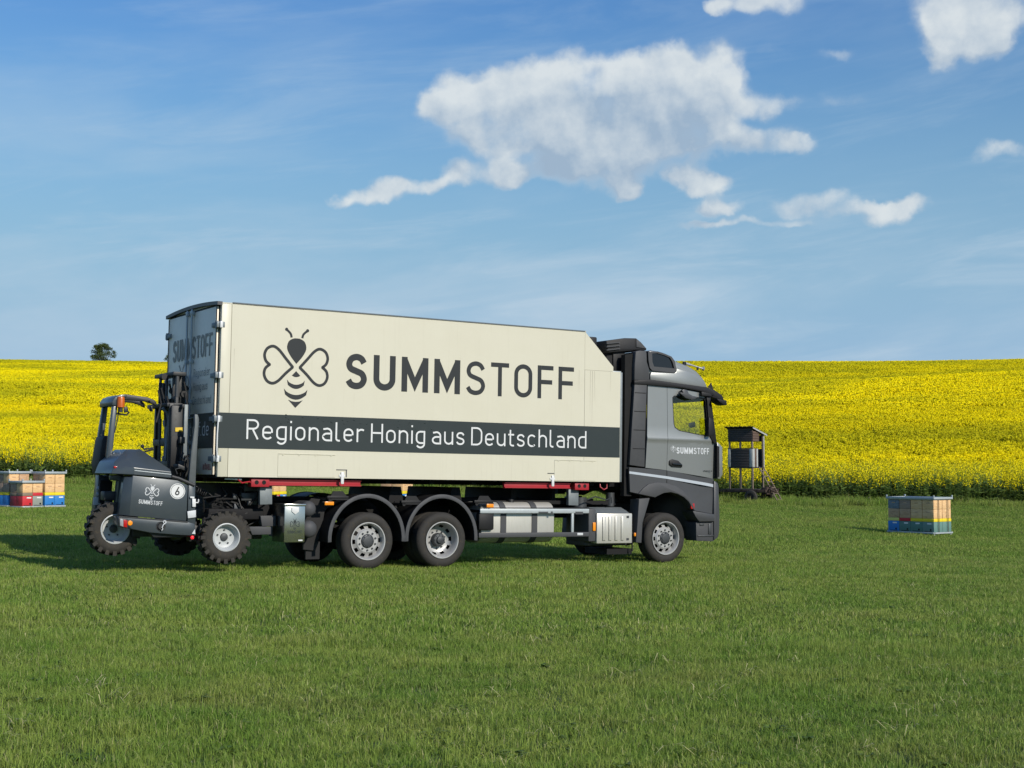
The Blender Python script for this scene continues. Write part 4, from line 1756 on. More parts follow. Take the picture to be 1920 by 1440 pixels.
tank = MB().prism(rr_section(.10, .76, .375, 1.075, .20), 4.72, 6.20, 'u', bev=.02).build('fuel_tank', 'aluminium', lorry)
for u in (5.10, 5.73):
    MB().prism(rr_section(.088, .772, .363, 1.087, .205), u, u + .11, 'u').build('tank_strap', 'cab_trim', tank)
mb = MB().cyl((5.42, .30, 1.07), (5.42, .30, 1.12), .06, .05, n=14)
mb.build('filler_cap', 'black_plastic', tank)
MB().box(4.63, 4.93, .02, .14, .60, .90, .03).build('additive_tank', 'black_plastic', lorry)
gd = empty('side_guard')
gd.parent = lorry
MB().box(4.64, 6.87, .0, .03, .885, .965, .008).build('guard_rail', 'rail_pale', gd)
MB().box(4.62, 6.87, .0, .03, .475, .555, .008).build('guard_rail', 'cab_trim', gd)
MB().box(4.64, 6.87, -.002, .028, .968, .985, .003).build('guard_trim', 'black_plastic', gd)
MB().box(6.50, 6.55, .005, .04, .50, .95, .005).build('guard_post', 'rail_pale', gd)
MB().box(6.62, 6.74, -.003, .01, .50, .54, .002).build('guard_plate', 'vinyl_silver', gd)
for u in (4.70, 6.45):
    for h in (.49, .90):
        MB().box(u, u + .06, .031, .6, h, h + .04).build('guard_arm', 'chassis_black', gd)
mb = MB()
for (x0, y0, x1, y1) in ((790, 448, 890, 462), (920, 446, 940, 478), (1180, 448, 1260, 476)):
    a, b = K(5, [(x0, y1), (x1, y0)], -.002)
    mb.box(a[0], b[0], -.004, .0, a[1], b[1])
mb.build('guard_scratch', 'cab_dark', gd, kind='stuff')
mb = MB()
mb.box(6.88, 7.04, .03, .72, .38, .97, .03)
mb.box(6.90, 7.85, .20, .80, .30, .94, .03)
mb.build('silencer_housing', 'cab_trim', lorry)
bx = MB().box(7.05, 7.83, .02, .60, .345, .885, .02).build('ribbed_box', 'aluminium', lorry)
mb = MB()
for i in range(4):
    u = 7.17 + i * .135
    MB().prism([(u, .40), (u + .065, .40), (u + .065, .83), (u, .83)], .0, .022, bev=.008).build('box_rib', 'aluminium', bx)
mb.hull([(7.03, .06, .888), (7.80, .06, .888), (7.06, .30, .985), (7.78, .30, .985), (7.06, .62, .985), (7.78, .62, .985), (7.03, .62, .888), (7.80, .62, .888)], .01)
mb.build('box_cover', 'galvanised', bx)
for h in (.42, .82):
    MB().box(7.70, 7.75, .012, .022, h - .02, h + .02).build('box_latch', 'hub_grey', bx)
mb = MB()
mb.tube([(7.88, .1, .55), (7.89, .1, .2), (7.80, .1, .17)], .014, 6)
mb.box(7.4, 7.95, .2, .9, .14, .24)
mb.build('step_bracket', 'chassis_black', lorry)

# --- rear end of the chassis: tool box, air tanks, couplings
tb = MB().box(1.11, 1.455, .0, .50, .435, 1.02, .008).build('tool_box', 'stainless', lorry)
MB().box(1.10, 1.465, -.012, .51, 1.0, 1.035, .006).build('tool_box_lid', 'stainless', tb)
mb = MB()
bee_emblem(mb, 1.285, .72, .17, side_place(-.0015), w=.05)
lettering(mb, [('SUMMSTOFF', .13)], 1.165, 1.41, .045, lambda x, y, l: Vector((x, -.0015 - l, .575 + y)))
mb.build('tool_box_print', 'vinyl_grey', tb, smooth=0)
mb = MB()
mb.prism([(1.225, .985), (1.345, .985), (1.345, .915), (1.285, .87), (1.225, .915)], -.014, -.002, bev=.003)
mb.build('tool_box_lock', 'vinyl_white', tb)
MB().box(1.35, 1.42, -.003, .0, .455, .475).build('tool_box_sticker', 'vinyl_white', tb)
for (u, h, r) in ((1.565, .955, .128), (1.58, .635, .140)):
    prof = [(0, .0)] + [(r * math.sin(q), .09 * (1 - math.cos(q))) for q in np.linspace(.2, math.pi / 2, 7)] + [(r, .75), (0, .80)]
    MB().lathe(prof, (u, .06, h), n=26).build('air_tank', 'cab_trim', lorry)
mb = MB()
mb.prism(K(3, [(300, 300), (640, 300), (820, 330), (940, 560), (980, 720), (900, 840), (720, 800), (560, 690), (250, 660), (240, 560), (300, 500)], .55), .55, 1.9)
mb.box(.0, .9, .35, 2.2, .78, .95, .02)
mb.build('rear_coupling', 'chassis_black', lorry)
mb = MB()
for (x0, y0, x1, y1, v) in ((640, 310, 820, 400, .40), (605, 420, 745, 515, .38), (740, 415, 800, 565, .42), (505, 435, 555, 500, .42), (515, 550, 600, 690, .40), (680, 510, 735, 575, .40)):
    a, b = K(3, [(x0, y1), (x1, y0)], v)
    mb.box(a[0], b[0], v, v + .1, a[1], b[1], .008)
mb.build('coupling_bracket', 'hub_grey', lorry)
for c, poly in ((3, [(832, 340), (985, 330), (985, 560), (835, 565)]), (5, [(1108, 212), (1215, 212), (1212, 385), (1108, 380)])):
    MB().prism(K(c, poly, .16), .16, .24, bev=.006).build('body_support', 'galvanised', lorry)
mb = MB()
mb.prism(K(3, [(700, 835), (970, 835), (970, 930), (740, 935)], .2), .2, .3, bev=.006)
mb.prism(K(3, [(840, 700), (1030, 700), (1030, 830), (860, 830)], .3), .3, .45, bev=.008)
mb.box(.35, 1.1, .9, 1.7, .45, .78, .02)
mb.build('rear_crossbeam', 'cab_trim', lorry)
mb = MB()
for i in range(26):
    u = random.uniform(.05, .85)
    h = random.uniform(.8, 1.3)
    v = random.uniform(.4, .55)
    mb.tube([(u, v, h), (u + random.uniform(-.15, .2), v - .06, h - random.uniform(0, .15)), (u + random.uniform(-.2, .4), v, h - random.uniform(-.1, .3))], .014, 6)
mb.build('hoses', 'cable_black', lorry, kind='stuff')
MB().hull([(4.60, .36, 1.05), (7.7, .36, 1.03), (7.7, .36, 1.10), (5.0, .36, 1.10), (4.60, .8, 1.05), (7.7, .8, 1.03), (7.7, .8, 1.10)]).build('frame_cover', 'chassis_black', lorry)
mb = MB()
mb.tube([(6.9, .2, 1.1), (7.1, .15, 1.18), (7.35, .15, 1.12), (7.45, .15, 1.17), (7.46, .15, 1.06)], .012, 6)
mb.cyl((6.95, .45, .98), (6.95, .45, 1.16), .14, n=18)
mb.cyl((7.6, .4, 1.0), (7.6, .4, 1.25), .08, n=12)
mb.build('air_lines', 'hub_grey', lorry)

# --- cab


def side_shape(u, h):
    """press the sheet metal: slight barrel, tumblehome above the belt line, rounding to the front"""
    s = 0.0
    if h > 2.30:
        s += (h - 2.30) * .045
    elif h > 2.20:
        s += 0
    else:
        s += (2.20 - h) * .03
    if 2.20 < h < 2.30:
        s -= .012 * math.sin((h - 2.2) / .1 * math.pi)
    if u > 9.35:
        s += ((u - 9.35) / .5) ** 2 * .10
    return s


CV = .035
HS = [1.8, 2.0, 2.15, 2.2, 2.225, 2.25, 2.275, 2.3, 2.5, 2.75, 3.0, 3.15]
US = [8.3, 8.45, 9.0, 9.2, 9.35, 9.45, 9.55, 9.65]


def px(pts, v=CV):
    return [S(x, y, v) for x, y in pts]


door_poly = px([(1253.6, 724.5), (1324, 737.5), (1331, 742), (1333.5, 760), (1342.5, 829), (1342, 897.5), (1251.2, 882)])
win_poly = px([(1262.5, 745), (1266, 741.5), (1272, 741.3), (1318, 744.8), (1325, 746.5), (1327.5, 752), (1331.5, 815), (1329, 818), (1312, 816), (1274, 808), (1265.5, 802), (1263.5, 794)])
quarter_poly = px([(1217.4, 720), (1253, 724.3), (1250.7, 881.6), (1211.2, 877)])


def both(build, name, material, label=None):
    """the same panel on the near and the far side"""
    a = MB()
    build(a)
    o = a.build(name, material, lorry)
    b = MB()
    build(b)
    b.mirror_v(WID)
    o2 = b.build(name, material, lorry)
    return o, o2


both(lambda m: m.panel(quarter_poly, v=CV, thick=.03, shape=side_shape, hs=HS, us=US), 'cab_side', 'cab_silver')
doors = both(lambda m: m.panel(door_poly, [win_poly], v=CV, thick=.03, shape=side_shape, hs=HS, us=US), 'door', 'cab_silver')
win_in = win_poly
for i, dr in enumerate(doors):
    m = MB()
    m.panel(win_in, v=CV + .018, thick=.004, shape=side_shape, hs=HS, us=US)
    fr = MB()
    ring_in = [(p[0] + (9.12 - p[0]) * .05, p[1] + (2.68 - p[1]) * .05) for p in win_poly]
    fr.panel(win_poly, [ring_in], v=CV + .004, thick=.02, shape=side_shape, hs=HS, us=US)
    hd = MB()
    hp = K(7, [(612, 340), (640, 325), (700, 340), (742, 380), (740, 408), (640, 402), (612, 380)], CV)
    hd.prism(hp, CV - .012, CV + .03, bev=.008)
    hb = MB().prism(K(7, [(640, 365), (735, 378), (735, 392), (640, 382)], CV), CV - .030, CV - .008, bev=.005)
    lt = MB()
    lw = .16
    a, b = K(7, [(686, 243), (1022, 294)], CV)
    lettering(lt, [('SUMM', .2), ('STOFF', .15)], a[0], b[0], .118, lambda x, y, l: Vector((x, CV + side_shape(x, 2.0) - .004 - l, 1.985 + y)))
    bee_emblem(lt, K(7, [(653, 222)], CV)[0][0], 2.075, .125, lambda x, y, l: Vector((x, CV + side_shape(x, 2.05) - .004 - l, y)), w=.05)
    for mm, nm, mt in ((m, 'window', 'window_glass'), (fr, 'window_frame', 'black_plastic'), (hd, 'door_handle', 'black_plastic'), (hb, 'handle_bar', 'glass_black'), (lt, 'lettering', 'vinyl_silver')):
        if i:
            if nm == 'lettering':
                mm.bm.free()
                continue
            mm.mirror_v(WID)
        mm.build(nm, mt, dr, smooth=0 if nm == 'lettering' else 38)
mb = MB()
a, b = K(7, [(962, 447), (1055, 430)], CV)
for i in range(5):
    x = a[0] + (b[0] - a[0]) * i / 5
    mb.prism([(x, a[1]), (x + .018, a[1] - .002), (x + .024, a[1] + .016), (x + .006, a[1] + .018)], CV + .008, CV + .02)
mb.build('model_badge', 'glass_black', lorry)
# lower skirt with the wheel opening
skirt = K(7, [(213, 405), (590, 437), (1078, 522), (1082, 600), (1070, 700), (1062, 872), (862, 838), (832, 800), (800, 752), (750, 706), (690, 674), (620, 656), (550, 664), (495, 690), (455, 706), (300, 668), (222, 652)], CV)
both(lambda m: m.panel(skirt, v=CV + .002, thick=.04, shape=lambda u, h: (.0 if u < 9.4 else ((u - 9.4) / .4) ** 2 * .08)), 'cab_skirt', 'cab_dark')
stripe = K(7, [(213, 446), (590, 496), (1078, 577), (1078, 607), (590, 522), (213, 470)], CV)
both(lambda m: m.panel(stripe, v=CV - .004, thick=.006, us=US, shape=lambda u, h: (.0 if u < 9.4 else ((u - 9.4) / .4) ** 2 * .08)), 'pale_stripe', 'stripe_pale')
seam = K(7, [(587, 440), (592, 440), (590, 660), (585, 660)], CV)
both(lambda m: m.panel(seam, v=CV - .0015, thick=.003), 'seam', 'hole_black')
arch = K(7, [(295, 672), (345, 615), (400, 572), (480, 556), (590, 566), (680, 598), (740, 640), (800, 705), (840, 770), (862, 838), (838, 822), (800, 752), (750, 706), (690, 674), (620, 656), (550, 664), (495, 690), (462, 708)], CV)
both(lambda m: m.prism(arch, CV - .03, CV + .20, bev=.012), 'wheel_arch', 'cab_trim')
flap = K(7, [(312, 722), (420, 712), (372, 880), (348, 960), (336, 1165), (280, 1158), (296, 960)], CV)
both(lambda m: m.prism(flap, CV, CV + .28, bev=.012), 'fender', 'cab_trim')
step1 = K(7, [(848, 842), (1066, 876), (1066, 948), (915, 952), (880, 905)], CV)
both(lambda m: m.prism(step1, CV + .0, CV + .35, bev=.012), 'step_panel', 'cab_dark')
step2 = K(7, [(884, 955), (1066, 955), (1062, 1148), (888, 1142)], CV + .05)
both(lambda m: m.prism(step2, CV + .06, CV + .40, bev=.01), 'entry_step', 'cab_trim')
mb = MB()
for (x0, y0, x1, y1) in ((900, 1085, 1062, 1100), (1005, 970, 1035, 1075), (920, 968, 960, 990)):
    a, b = K(7, [(x0, y1), (x1, y0)], CV + .05)
    mb.box(a[0], b[0], CV + .045, CV + .065, a[1], b[1], .004)
mb.build('step_detail', 'hub_grey', lorry)
front = K(7, [(1072, 535), (1112, 560), (1122, 600), (1132, 900), (1128, 1060), (1115, 1110), (1070, 1146)], CV)
mb = MB().prism(front, CV + .03, WID - CV - .03, bev=.03)
mb.build('bumper', 'cab_dark', lorry)
defl = K(7, [(1092, 152), (1118, 170), (1148, 205), (1150, 480), (1122, 528), (1095, 522)], CV + .05)
both(lambda m: m.prism(defl, CV + .05, CV + .22, bev=.02), 'corner_deflector', 'cab_silver')
both(lambda m: m.prism(K(7, [(1090, 190), (1112, 200), (1112, 500), (1090, 512)], CV + .03), CV + .025, CV + .10), 'deflector_gap', 'hole_black')
# front wall, windscreen, floor, back wall
MB().box(9.50, 9.74, .12, WID - .12, 1.3, 2.18, .03).build('cab_front', 'cab_dark', lorry)
MB().box(8.16, 9.6, .10, WID - .10, 1.35, 1.62).build('cab_floor', 'black_plastic', lorry)
MB().box(8.13, 8.17, .08, WID - .08, 1.3, 3.82).build('cab_back', 'black_plastic', lorry)
mb = MB().prism([(9.70, 2.18), (9.735, 2.18), (9.60, 3.22), (9.565, 3.22)], .13, WID - .13)
mb.build('windscreen', 'window_glass', lorry)
ap = px([(1325.5, 742), (1333, 744), (1336, 760), (1345, 830), (1340, 832), (1331, 815), (1327, 752)], CV)
both(lambda m: m.prism(ap, CV + .012, CV + .14, bev=.008), 'windscreen_pillar', 'black_plastic')
# roof
roof = px([(1216.8, 714), (1216.8, 657), (1222, 656.5), (1244, 661), (1264, 676), (1290, 686), (1306, 696), (1317, 708), (1324, 719), (1327, 727)], .10)
mb = MB().prism(roof, .10, WID - .10, bev=.03, seg=3)
mb.build('cab_roof', 'cab_silver', lorry)
rs = K(6, [(820, 700), (818, 640), (835, 602), (1130, 615), (1155, 595), (1162, 556), (1290, 590), (1380, 622), (1450, 665), (1505, 715), (1552, 802)], CV + .02)
both(lambda m: m.prism(rs, CV + .02, .14, bev=.01), 'roof_side', 'cab_silver')
gut = K(6, [(615, 708), (815, 695), (1552, 796), (1610, 838), (1640, 900), (1600, 905), (1480, 850), (1240, 805), (800, 765), (615, 755)], CV - .01)
both(lambda m: m.prism(gut, CV - .01, CV + .06, bev=.008), 'roof_gutter', 'black_plastic')
rw = K(6, [(785, 340), (905, 335), (1000, 365), (1085, 402), (1128, 460), (1152, 590), (1130, 612), (838, 582), (806, 545), (790, 450)], CV + .03)
rwi = K(6, [(835, 362), (900, 358), (1000, 388), (1068, 418), (1098, 470), (1122, 555), (860, 530), (840, 470)], CV + .03)
both(lambda m: m.panel(rw, [rwi], v=CV + .015, thick=.06), 'roof_window_frame', 'cab_trim')
both(lambda m: m.panel(rwi, v=CV + .04, thick=.02), 'roof_window', 'glass_black')
up = K(6, [(632, 332), (690, 322), (770, 328), (778, 470), (805, 560), (810, 690), (800, 712), (615, 705), (618, 520)], CV + .01)
both(lambda m: m.prism(up, CV + .01, CV + .16, bev=.03), 'upper_air_deflector', 'cab_trim')
lowd = [S(1190.5, 720, CV), S(1214, 720.5, CV), S(1211, 790, CV), S(1209.5, 876, CV), S(1181, 872, CV), S(1186, 790, CV)]
both(lambda m: m.prism(lowd, CV + .008, CV + .09, bev=.012), 'air_deflector', 'cab_trim')
for i in range(4):
    h = 2.05 + i * .34
    both(lambda m: m.box(7.84 + .012 * i, 8.125, CV + .004, CV + .012, h, h + .012), 'deflector_groove', 'hole_black')
both(lambda m: m.prism([S(1172, 665, .12), S(1192, 662, .12), S(1188, 720, .12), S(1180, 880, .12), S(1184, 930, .12), S(1170, 930, .12)], .12, .24), 'rubber_lip', 'hole_black')
sp = K(6, [(250, 196), (490, 163), (640, 166), (700, 215), (775, 300), (765, 325), (640, 318), (560, 330), (285, 352), (270, 300)], .25)
mb = MB().prism(sp, .25, WID - .25, bev=.015)
mb.build('roof_spoiler', 'black_plastic', lorry)
mb = MB().prism(K(6, [(640, 172), (700, 218), (770, 300), (640, 280)], .235), .235, .27, bev=.005)
for q in range(3):
    mb.prism(K(6, [(262, 225 + q * 42), (430, 212 + q * 40), (430, 226 + q * 40), (262, 240 + q * 42)], .22), .22, .26)
mb.build('spoiler_louvre', 'cab_trim', lorry)
MB().box(7.45, 7.85, .35, WID - .35, 1.35, 3.85, .03).build('intake_stack', 'chassis_black', lorry)
MB().prism([S(1150, 655, .32), S(1172, 655, .32), S(1170, 700, .32), S(1150, 700, .32)], .32, .5, bev=.01).build('intake_head', 'black_plastic', lorry)
# sun visor, mirrors, horns
vis = K(6, [(1520, 785), (1640, 828), (1740, 895), (1762, 935), (1762, 962), (1690, 948), (1612, 925), (1540, 860)], CV + .02)
mb = MB().prism(vis, CV + .02, WID - CV - .02, bev=.012)
mb.build('sun_visor', 'black_plastic', lorry)
mv = K(6, [(1650, 945), (1770, 965), (1782, 1030), (1740, 1025), (1680, 985)], CV - .12)
both(lambda m: m.prism(mv, CV - .18, CV + .06, bev=.012), 'mirror_camera', 'black_plastic')
both(lambda m: m.prism(K(6, [(1222, 835), (1245, 822), (1292, 832), (1310, 878), (1360, 905), (1420, 920), (1405, 945), (1350, 958), (1270, 935), (1200, 875), (1205, 862), (1240, 868)], CV - .05), CV - .06, CV + .0, bev=.008), 'window_deflector', 'cab_dark')
both(lambda m: m.prism(K(6, [(1478, 852), (1600, 880), (1610, 915), (1480, 905)], CV - .03), CV - .035, CV + .02, bev=.006), 'mirror_arm', 'black_plastic')
both(lambda m: m.prism(K(6, [(1555, 1180), (1612, 1215), (1625, 1395), (1595, 1425), (1550, 1428)], CV - .06), CV - .10, CV + .02, bev=.012), 'mirror_head', 'black_plastic')
mb = MB()
for dv in (.45, .95):
    a, b = K3(6, 1270, 492, dv), K3(6, 1500, 556, dv)
    mb.tube([a, ((a[0] + b[0]) / 2, dv, (a[2] + b[2]) / 2), (b[0] - .03, dv, b[2]), (b[0], dv, b[2])], .02, 10, [.03, .014, .018, .045])
mb.build('air_horn', 'rim_silver', lorry)
mb = MB()
for dv in (.45, .95):
    a = K3(6, 1250, 530, dv)
    mb.cyl(a, (a[0], dv, a[2] + .09), .03, n=8)
    c = K3(6, 1425, 575, dv)
    mb.cyl(c, (c[0], dv, c[2] + .06), .02, n=8)
mb.build('horn_mount', 'black_plastic', lorry)
MB().hull([K3(6, 1555, 795, .1), K3(6, 1600, 730, .1), K3(6, 1630, 830, .1), K3(6, 1555, 795, .3), K3(6, 1600, 730, .3), K3(6, 1630, 830, .3)]).build('roof_marker', 'black_plastic', lorry)
# inside the cab
for v0 in (.38, 1.65):
    st = MB().box(8.55, 9.05, v0, v0 + .52, 1.85, 2.05, .06)
    st.hull([(8.50, v0, 2.0), (8.66, v0, 2.0), (8.36, v0 + .04, 2.62), (8.48, v0 + .04, 2.66), (8.50, v0 + .52, 2.0), (8.66, v0 + .52, 2.0), (8.36, v0 + .48, 2.62), (8.48, v0 + .48, 2.66)], .04)
    st.box(8.36, 8.47, v0 + .14, v0 + .38, 2.70, 2.86, .03)
    st.build('seat', 'fork_dark', lorry)
MB().hull([(9.35, .2, 2.05), (9.66, .2, 2.15), (9.40, .2, 2.28), (9.60, .2, 2.30), (9.35, WID - .2, 2.05), (9.66, WID - .2, 2.15), (9.40, WID - .2, 2.28), (9.60, WID - .2, 2.30)], .03).build('dashboard', 'black_plastic', lorry)
t0 = []
for q in range(25):
    a = 2 * math.pi * q / 24
    t0.append((9.22 - .10 * math.sin(a), 1.91 + .21 * math.cos(a), 2.32 + .18 * math.sin(a)))
MB().tube(t0, .016, 6).tube([(9.22, 1.91, 2.32), (9.4, 1.91, 2.1)], .03, 6).build('steering_wheel', 'black_plastic', lorry)
MB().hull([K3(6, 1310, 1255, .9), K3(6, 1395, 1240, .9), K3(6, 1395, 1310, .9), K3(6, 1320, 1320, .9), K3(6, 1310, 1255, 1.2), K3(6, 1395, 1240, 1.2), K3(6, 1395, 1310, 1.2)], .01).build('centre_console', 'black_plastic', lorry)

# ================================================================== TRUCK-MOUNTED FORKLIFT
fork = lorry_root('forklift')
tag(fork, 'dark grey three-wheeled forklift hung on the back of the lorry, number 6', 'forklift')


def fork_wheel(u, h, v0, r, width, rim_r, far=False, name='wheel'):
    w = empty(name)
    w.parent = fork
    w.location = (u, v0, h)
    if far:
        w.rotation_euler = (0, 0, math.pi)
    t = MB()
    rb = r - .035
    t.lathe([(rim_r, .03), (rim_r + .015, .0), (rim_r + (rb - rim_r) * .5, -.018), (rb - .03, .0), (rb, .03), (rb, width - .03), (rb - .03, width), (rim_r, width - .02)], (0, 0, 0), n=44)
    n = 20
    for i in range(n):
        for s in (0, 1):
            a = 2 * math.pi * (i + .5 * s) / n
            da = 2 * math.pi / n * .26
            v_a, v_b = (-.002, width * .56) if s == 0 else (width * .44, width + .002)
            sh = (.16 if s == 0 else -.16)
            P = []
            for (vv, k) in ((v_a, 0 if s == 0 else 1), (v_b, 1 if s == 0 else 0)):
                for (rr, dd) in ((rb - .05 if k == 0 else rb - .004, 1.05), (r, .85)):
                    for sg in (-1, 1):
                        ang = a + sg * da * dd + (k * .17)
                        P.append((rr * math.cos(ang), vv, rr * math.sin(ang)))
            t.hull(P)
    t.build('tyre', 'rubber_muddy', w)
    rm = MB().lathe([(rim_r + .004, .02), (rim_r + .012, -.006), (rim_r - .004, -.010), (rim_r - .016, .01), (rim_r - .03, .05), (rim_r - .045, .10), (rim_r * .55, .115), (.06, .11), (.055, .10)], (0, 0, 0), n=44)
    rm.build('rim', 'rim_paint', w)
    hb = MB().lathe([(.065, .115), (.055, .085), (.03, .08), (0, .078)], (0, 0, 0), n=20)
    for i in range(5):
        a = 2 * math.pi * i / 5 + .3
        hb.cyl((.11 * math.cos(a), .112, .11 * math.sin(a)), (.11 * math.cos(a), .095, .11 * math.sin(a)), .014, n=6)
    hb.build('hub', 'hub_grey', w)
    return w


wu, wh = S(424.5, 1007.5, .0)
fork_wheel(wu, wh, .0, .402, .26, .205)
fork_wheel(wu, wh, WID - .02, .402, .26, .205, True)
ru, rh = S(216.5, 992, .48)
fork_wheel(ru, rh, .48, .40, .28, .212)


def fp(c, pts, v):
    return K(c, pts, v)


FV = .16
cover = MB()
cp = fp(2, [(568, 412), (1058, 464), (1168, 518), (1150, 905), (528, 848)], FV)
cover.prism(cp, FV, 1.05, bev=.012)
cover.build('side_cover', 'fork_paint', fork)
mb = MB()
A = [K3(2, 568, 432, FV + .004), K3(2, 528, 848, FV + .004), K3(2, 415, 836, FV + .12), K3(2, 476, 425, FV + .12)]
B = [(p[0] + (.35 if i < 2 else .06), .86, p[2]) for i, p in enumerate(A)]
mb.hull(A + B, .006)
mb.build('corner_cover', 'fork_paint', fork)
mb = MB()
lo = [K3(2, 335, 392, .28), K3(2, 585, 404, FV), K3(2, 992, 440, FV), K3(2, 362, 318, .28), K3(2, 582, 325, FV), K3(2, 985, 372, FV),
      K3(2, 372, 262, .36), K3(2, 505, 226, .32), K3(2, 460, 168, .50), K3(2, 500, 130, .58), K3(2, 655, 130, .58), K3(2, 800, 262, .34), K3(2, 975, 345, .22)]
hi = [(p[0], 1.20, p[2]) for p in lo]
mb.hull(lo + hi, .008)
mb.build('bonnet', 'fork_paint', fork, smooth=14)
MB().prism(fp(2, [(588, 352), (985, 395), (985, 404), (588, 362)], FV), FV - .006, FV + .004).build('bonnet_trim', 'rail_pale', fork)
MB().prism(fp(2, [(362, 310), (435, 318), (440, 342), (365, 332)], .28), .262, .30, bev=.004).build('rear_reflector', 'red_lens', fork)
mb = MB()
mb.prism(fp(2, [(410, 852), (1166, 916), (1240, 932), (1248, 1062), (1080, 1056), (760, 1030), (560, 992), (520, 962), (412, 948)], FV - .01), FV - .02, FV + .25, bev=.012)
mb.build('frame_beam', 'fork_paint', fork)
MB().prism(fp(2, [(415, 848), (1160, 908), (1160, 920), (415, 860)], FV), FV - .03, FV + .02).build('frame_trim', 'fork_dark', fork)
mb = MB()
mb.prism(fp(2, [(745, 1028), (1215, 1056), (1205, 1078), (800, 1082)], FV + .05), FV + .05, 1.6, bev=.008)
mb.build('belly_plate', 'fork_dark', fork)
mb = MB()
mb.prism(fp(2, [(1172, 512), (1240, 530), (1248, 935), (1160, 918)], FV), FV - .005, FV + .22, bev=.008)
mb.build('side_post', 'fork_paint', fork)
mb = MB()
mb.tube([K3(2, 990, 425, FV), K3(2, 1065, 445, FV), K3(2, 1235, 520, FV)], .028, 8)
mb.build('hand_rail', 'fork_dark', fork)
# straddle legs to the front wheels
for vv in (.28, WID - .42):
    a = S(398, 1000, .28)
    mb = MB()
    mb.hull([(S(360, 985, FV)[0], vv, a[1] + .14), (S(360, 985, FV)[0], vv, a[1] - .12), (wu + .1, vv, wh + .10), (wu + .1, vv, wh - .10),
             (S(360, 985, FV)[0], vv + .14, a[1] + .14), (S(360, 985, FV)[0], vv + .14, a[1] - .12), (wu + .1, vv + .14, wh + .10), (wu + .1, vv + .14, wh - .10)], .012)
    mb.build('straddle_leg', 'fork_dark', fork)
MB().cyl((wu, .12, wh), (wu, .36, wh), .06, n=12).cyl((wu, WID - .36, wh), (wu, WID - .14, wh), .06, n=12).build('wheel_motor', 'fork_dark', fork)
mb = MB()
mb.box(S(350, 990, FV)[0] - .75, S(350, 990, FV)[0] + .25, .42, 1.45, a[1] - .05, a[1] + .18, .02)
mb.box(ru - .10, ru + 1.1, .80, 1.02, rh + .42, rh + .56, .02)
mb.cyl((ru, .90, rh), (ru, .90, rh + .5), .06, n=10)
mb.box(ru - .05, ru + .05, .62, 1.0, rh - .05, rh + .05)
mb.build('main_frame', 'fork_dark', fork)
# small things on the side
mb = MB()
mb.prism(fp(2, [(412, 868), (512, 880), (512, 985), (412, 965)], FV - .02), FV - .05, FV - .01, bev=.008)
mb.build('lamp_housing', 'fork_dark', fork)
tl = MB().prism(fp(2, [(426, 878), (462, 882), (462, 965), (426, 952)], FV - .03), FV - .062, FV - .045, bev=.003)
tl.build('tail_lamp', 'grey_lens', fork)
MB().prism(fp(2, [(464, 888), (506, 896), (502, 972), (464, 966)], FV - .03), FV - .062, FV - .045, bev=.003).build('tail_lamp', 'red_lens', fork)
MB().lathe([(0, -.02), (.035, -.012), (.04, 0)], (*K3(2, 540, 926, FV - .02),), n=14).build('side_marker', 'amber', fork)
c6 = K3(2, 1053, 582, FV)
disc = MB().lathe([(0, -.004), (.118, -.004), (.118, .0)], c6, n=32).build('number_disc', 'vinyl_white', fork)
mb = MB()
ribbon(mb, [(c6[0] + .103 * math.cos(q), c6[2] + .103 * math.sin(q)) for q in np.linspace(0, 2 * math.pi, 33)[:-1]], 1, .006, side_place(c6[1] - .0055), 0)
lettering(mb, [('6', .15)], c6[0] - .034, c6[0] + .034, .125, lambda x, y, l: Vector((x + y * .12 - .008, c6[1] - .0055 - l, c6[2] - .0625 + y)))
mb.build('number_six', 'vinyl_dark_grey', disc, smooth=0)
mb = MB()
q = S(150 + 777 / 5.76, 820 + 600 / 5.76, FV)
TL = .095


def tilt_place(u0, h0, v):
    """lettering on the cover runs with its tilt"""
    c, s = math.cos(TL), math.sin(TL)
    return lambda x, y, l: Vector((u0 + x * c + y * s, v - l, h0 - x * s + y * c))


bee_emblem(mb, 0, .018, .225, tilt_place(q[0], q[1], FV - .003), w=.055)
q = S(150 + 630 / 5.76, 820 + 713 / 5.76, FV)
q2 = S(150 + 888 / 5.76, 820 + 740 / 5.76, FV)
lettering(mb, [('SUMM', .16), ('STOFF', .13)], 0, (q2[0] - q[0]) / math.cos(TL), .062, tilt_place(q[0], q[1], FV - .003))
mb.build('lettering', 'vinyl_silver', fork, smooth=0)
MB().prism(fp(2, [(1158, 800), (1250, 785), (1250, 862), (1165, 875)], FV - .02), FV - .03, FV - .012, bev=.002).build('type_plate', 'vinyl_silver', fork)
mb = MB()
mb.prism(fp(2, [(1210, 660), (1250, 665), (1248, 752), (1212, 750)], FV - .03), FV - .04, FV - .012, bev=.004)
mb.tube([K3(2, 1250, 705, FV - .03), K3(2, 1272, 705, FV - .03), K3(2, 1280, 690, FV - .03), K3(2, 1278, 668, FV - .03)], .010, 6)
mb.prism(fp(2, [(1188, 638), (1232, 640), (1232, 658), (1190, 655)], FV - .03), FV - .04, FV - .012)
mb.build('cover_catch', 'vinyl_white', fork)
mb = MB()
c = K3(2, 868, 962, FV)
mb.lathe([(0, -.045), (.045, -.045), (.05, -.02), (.075, -.02), (.08, .0)], c, n=18)
mb.build('lifting_pin', 'fork_dark', fork)
mb = MB()
pts = [K3(2, 915, 905, FV - .06), K3(2, 925, 925, FV - .06), K3(2, 900, 945, FV - .06), K3(2, 885, 975, FV - .06), K3(2, 895, 990, FV - .06), K3(2, 882, 1005, FV - .06)]
mb.tube(pts, .008, 6)
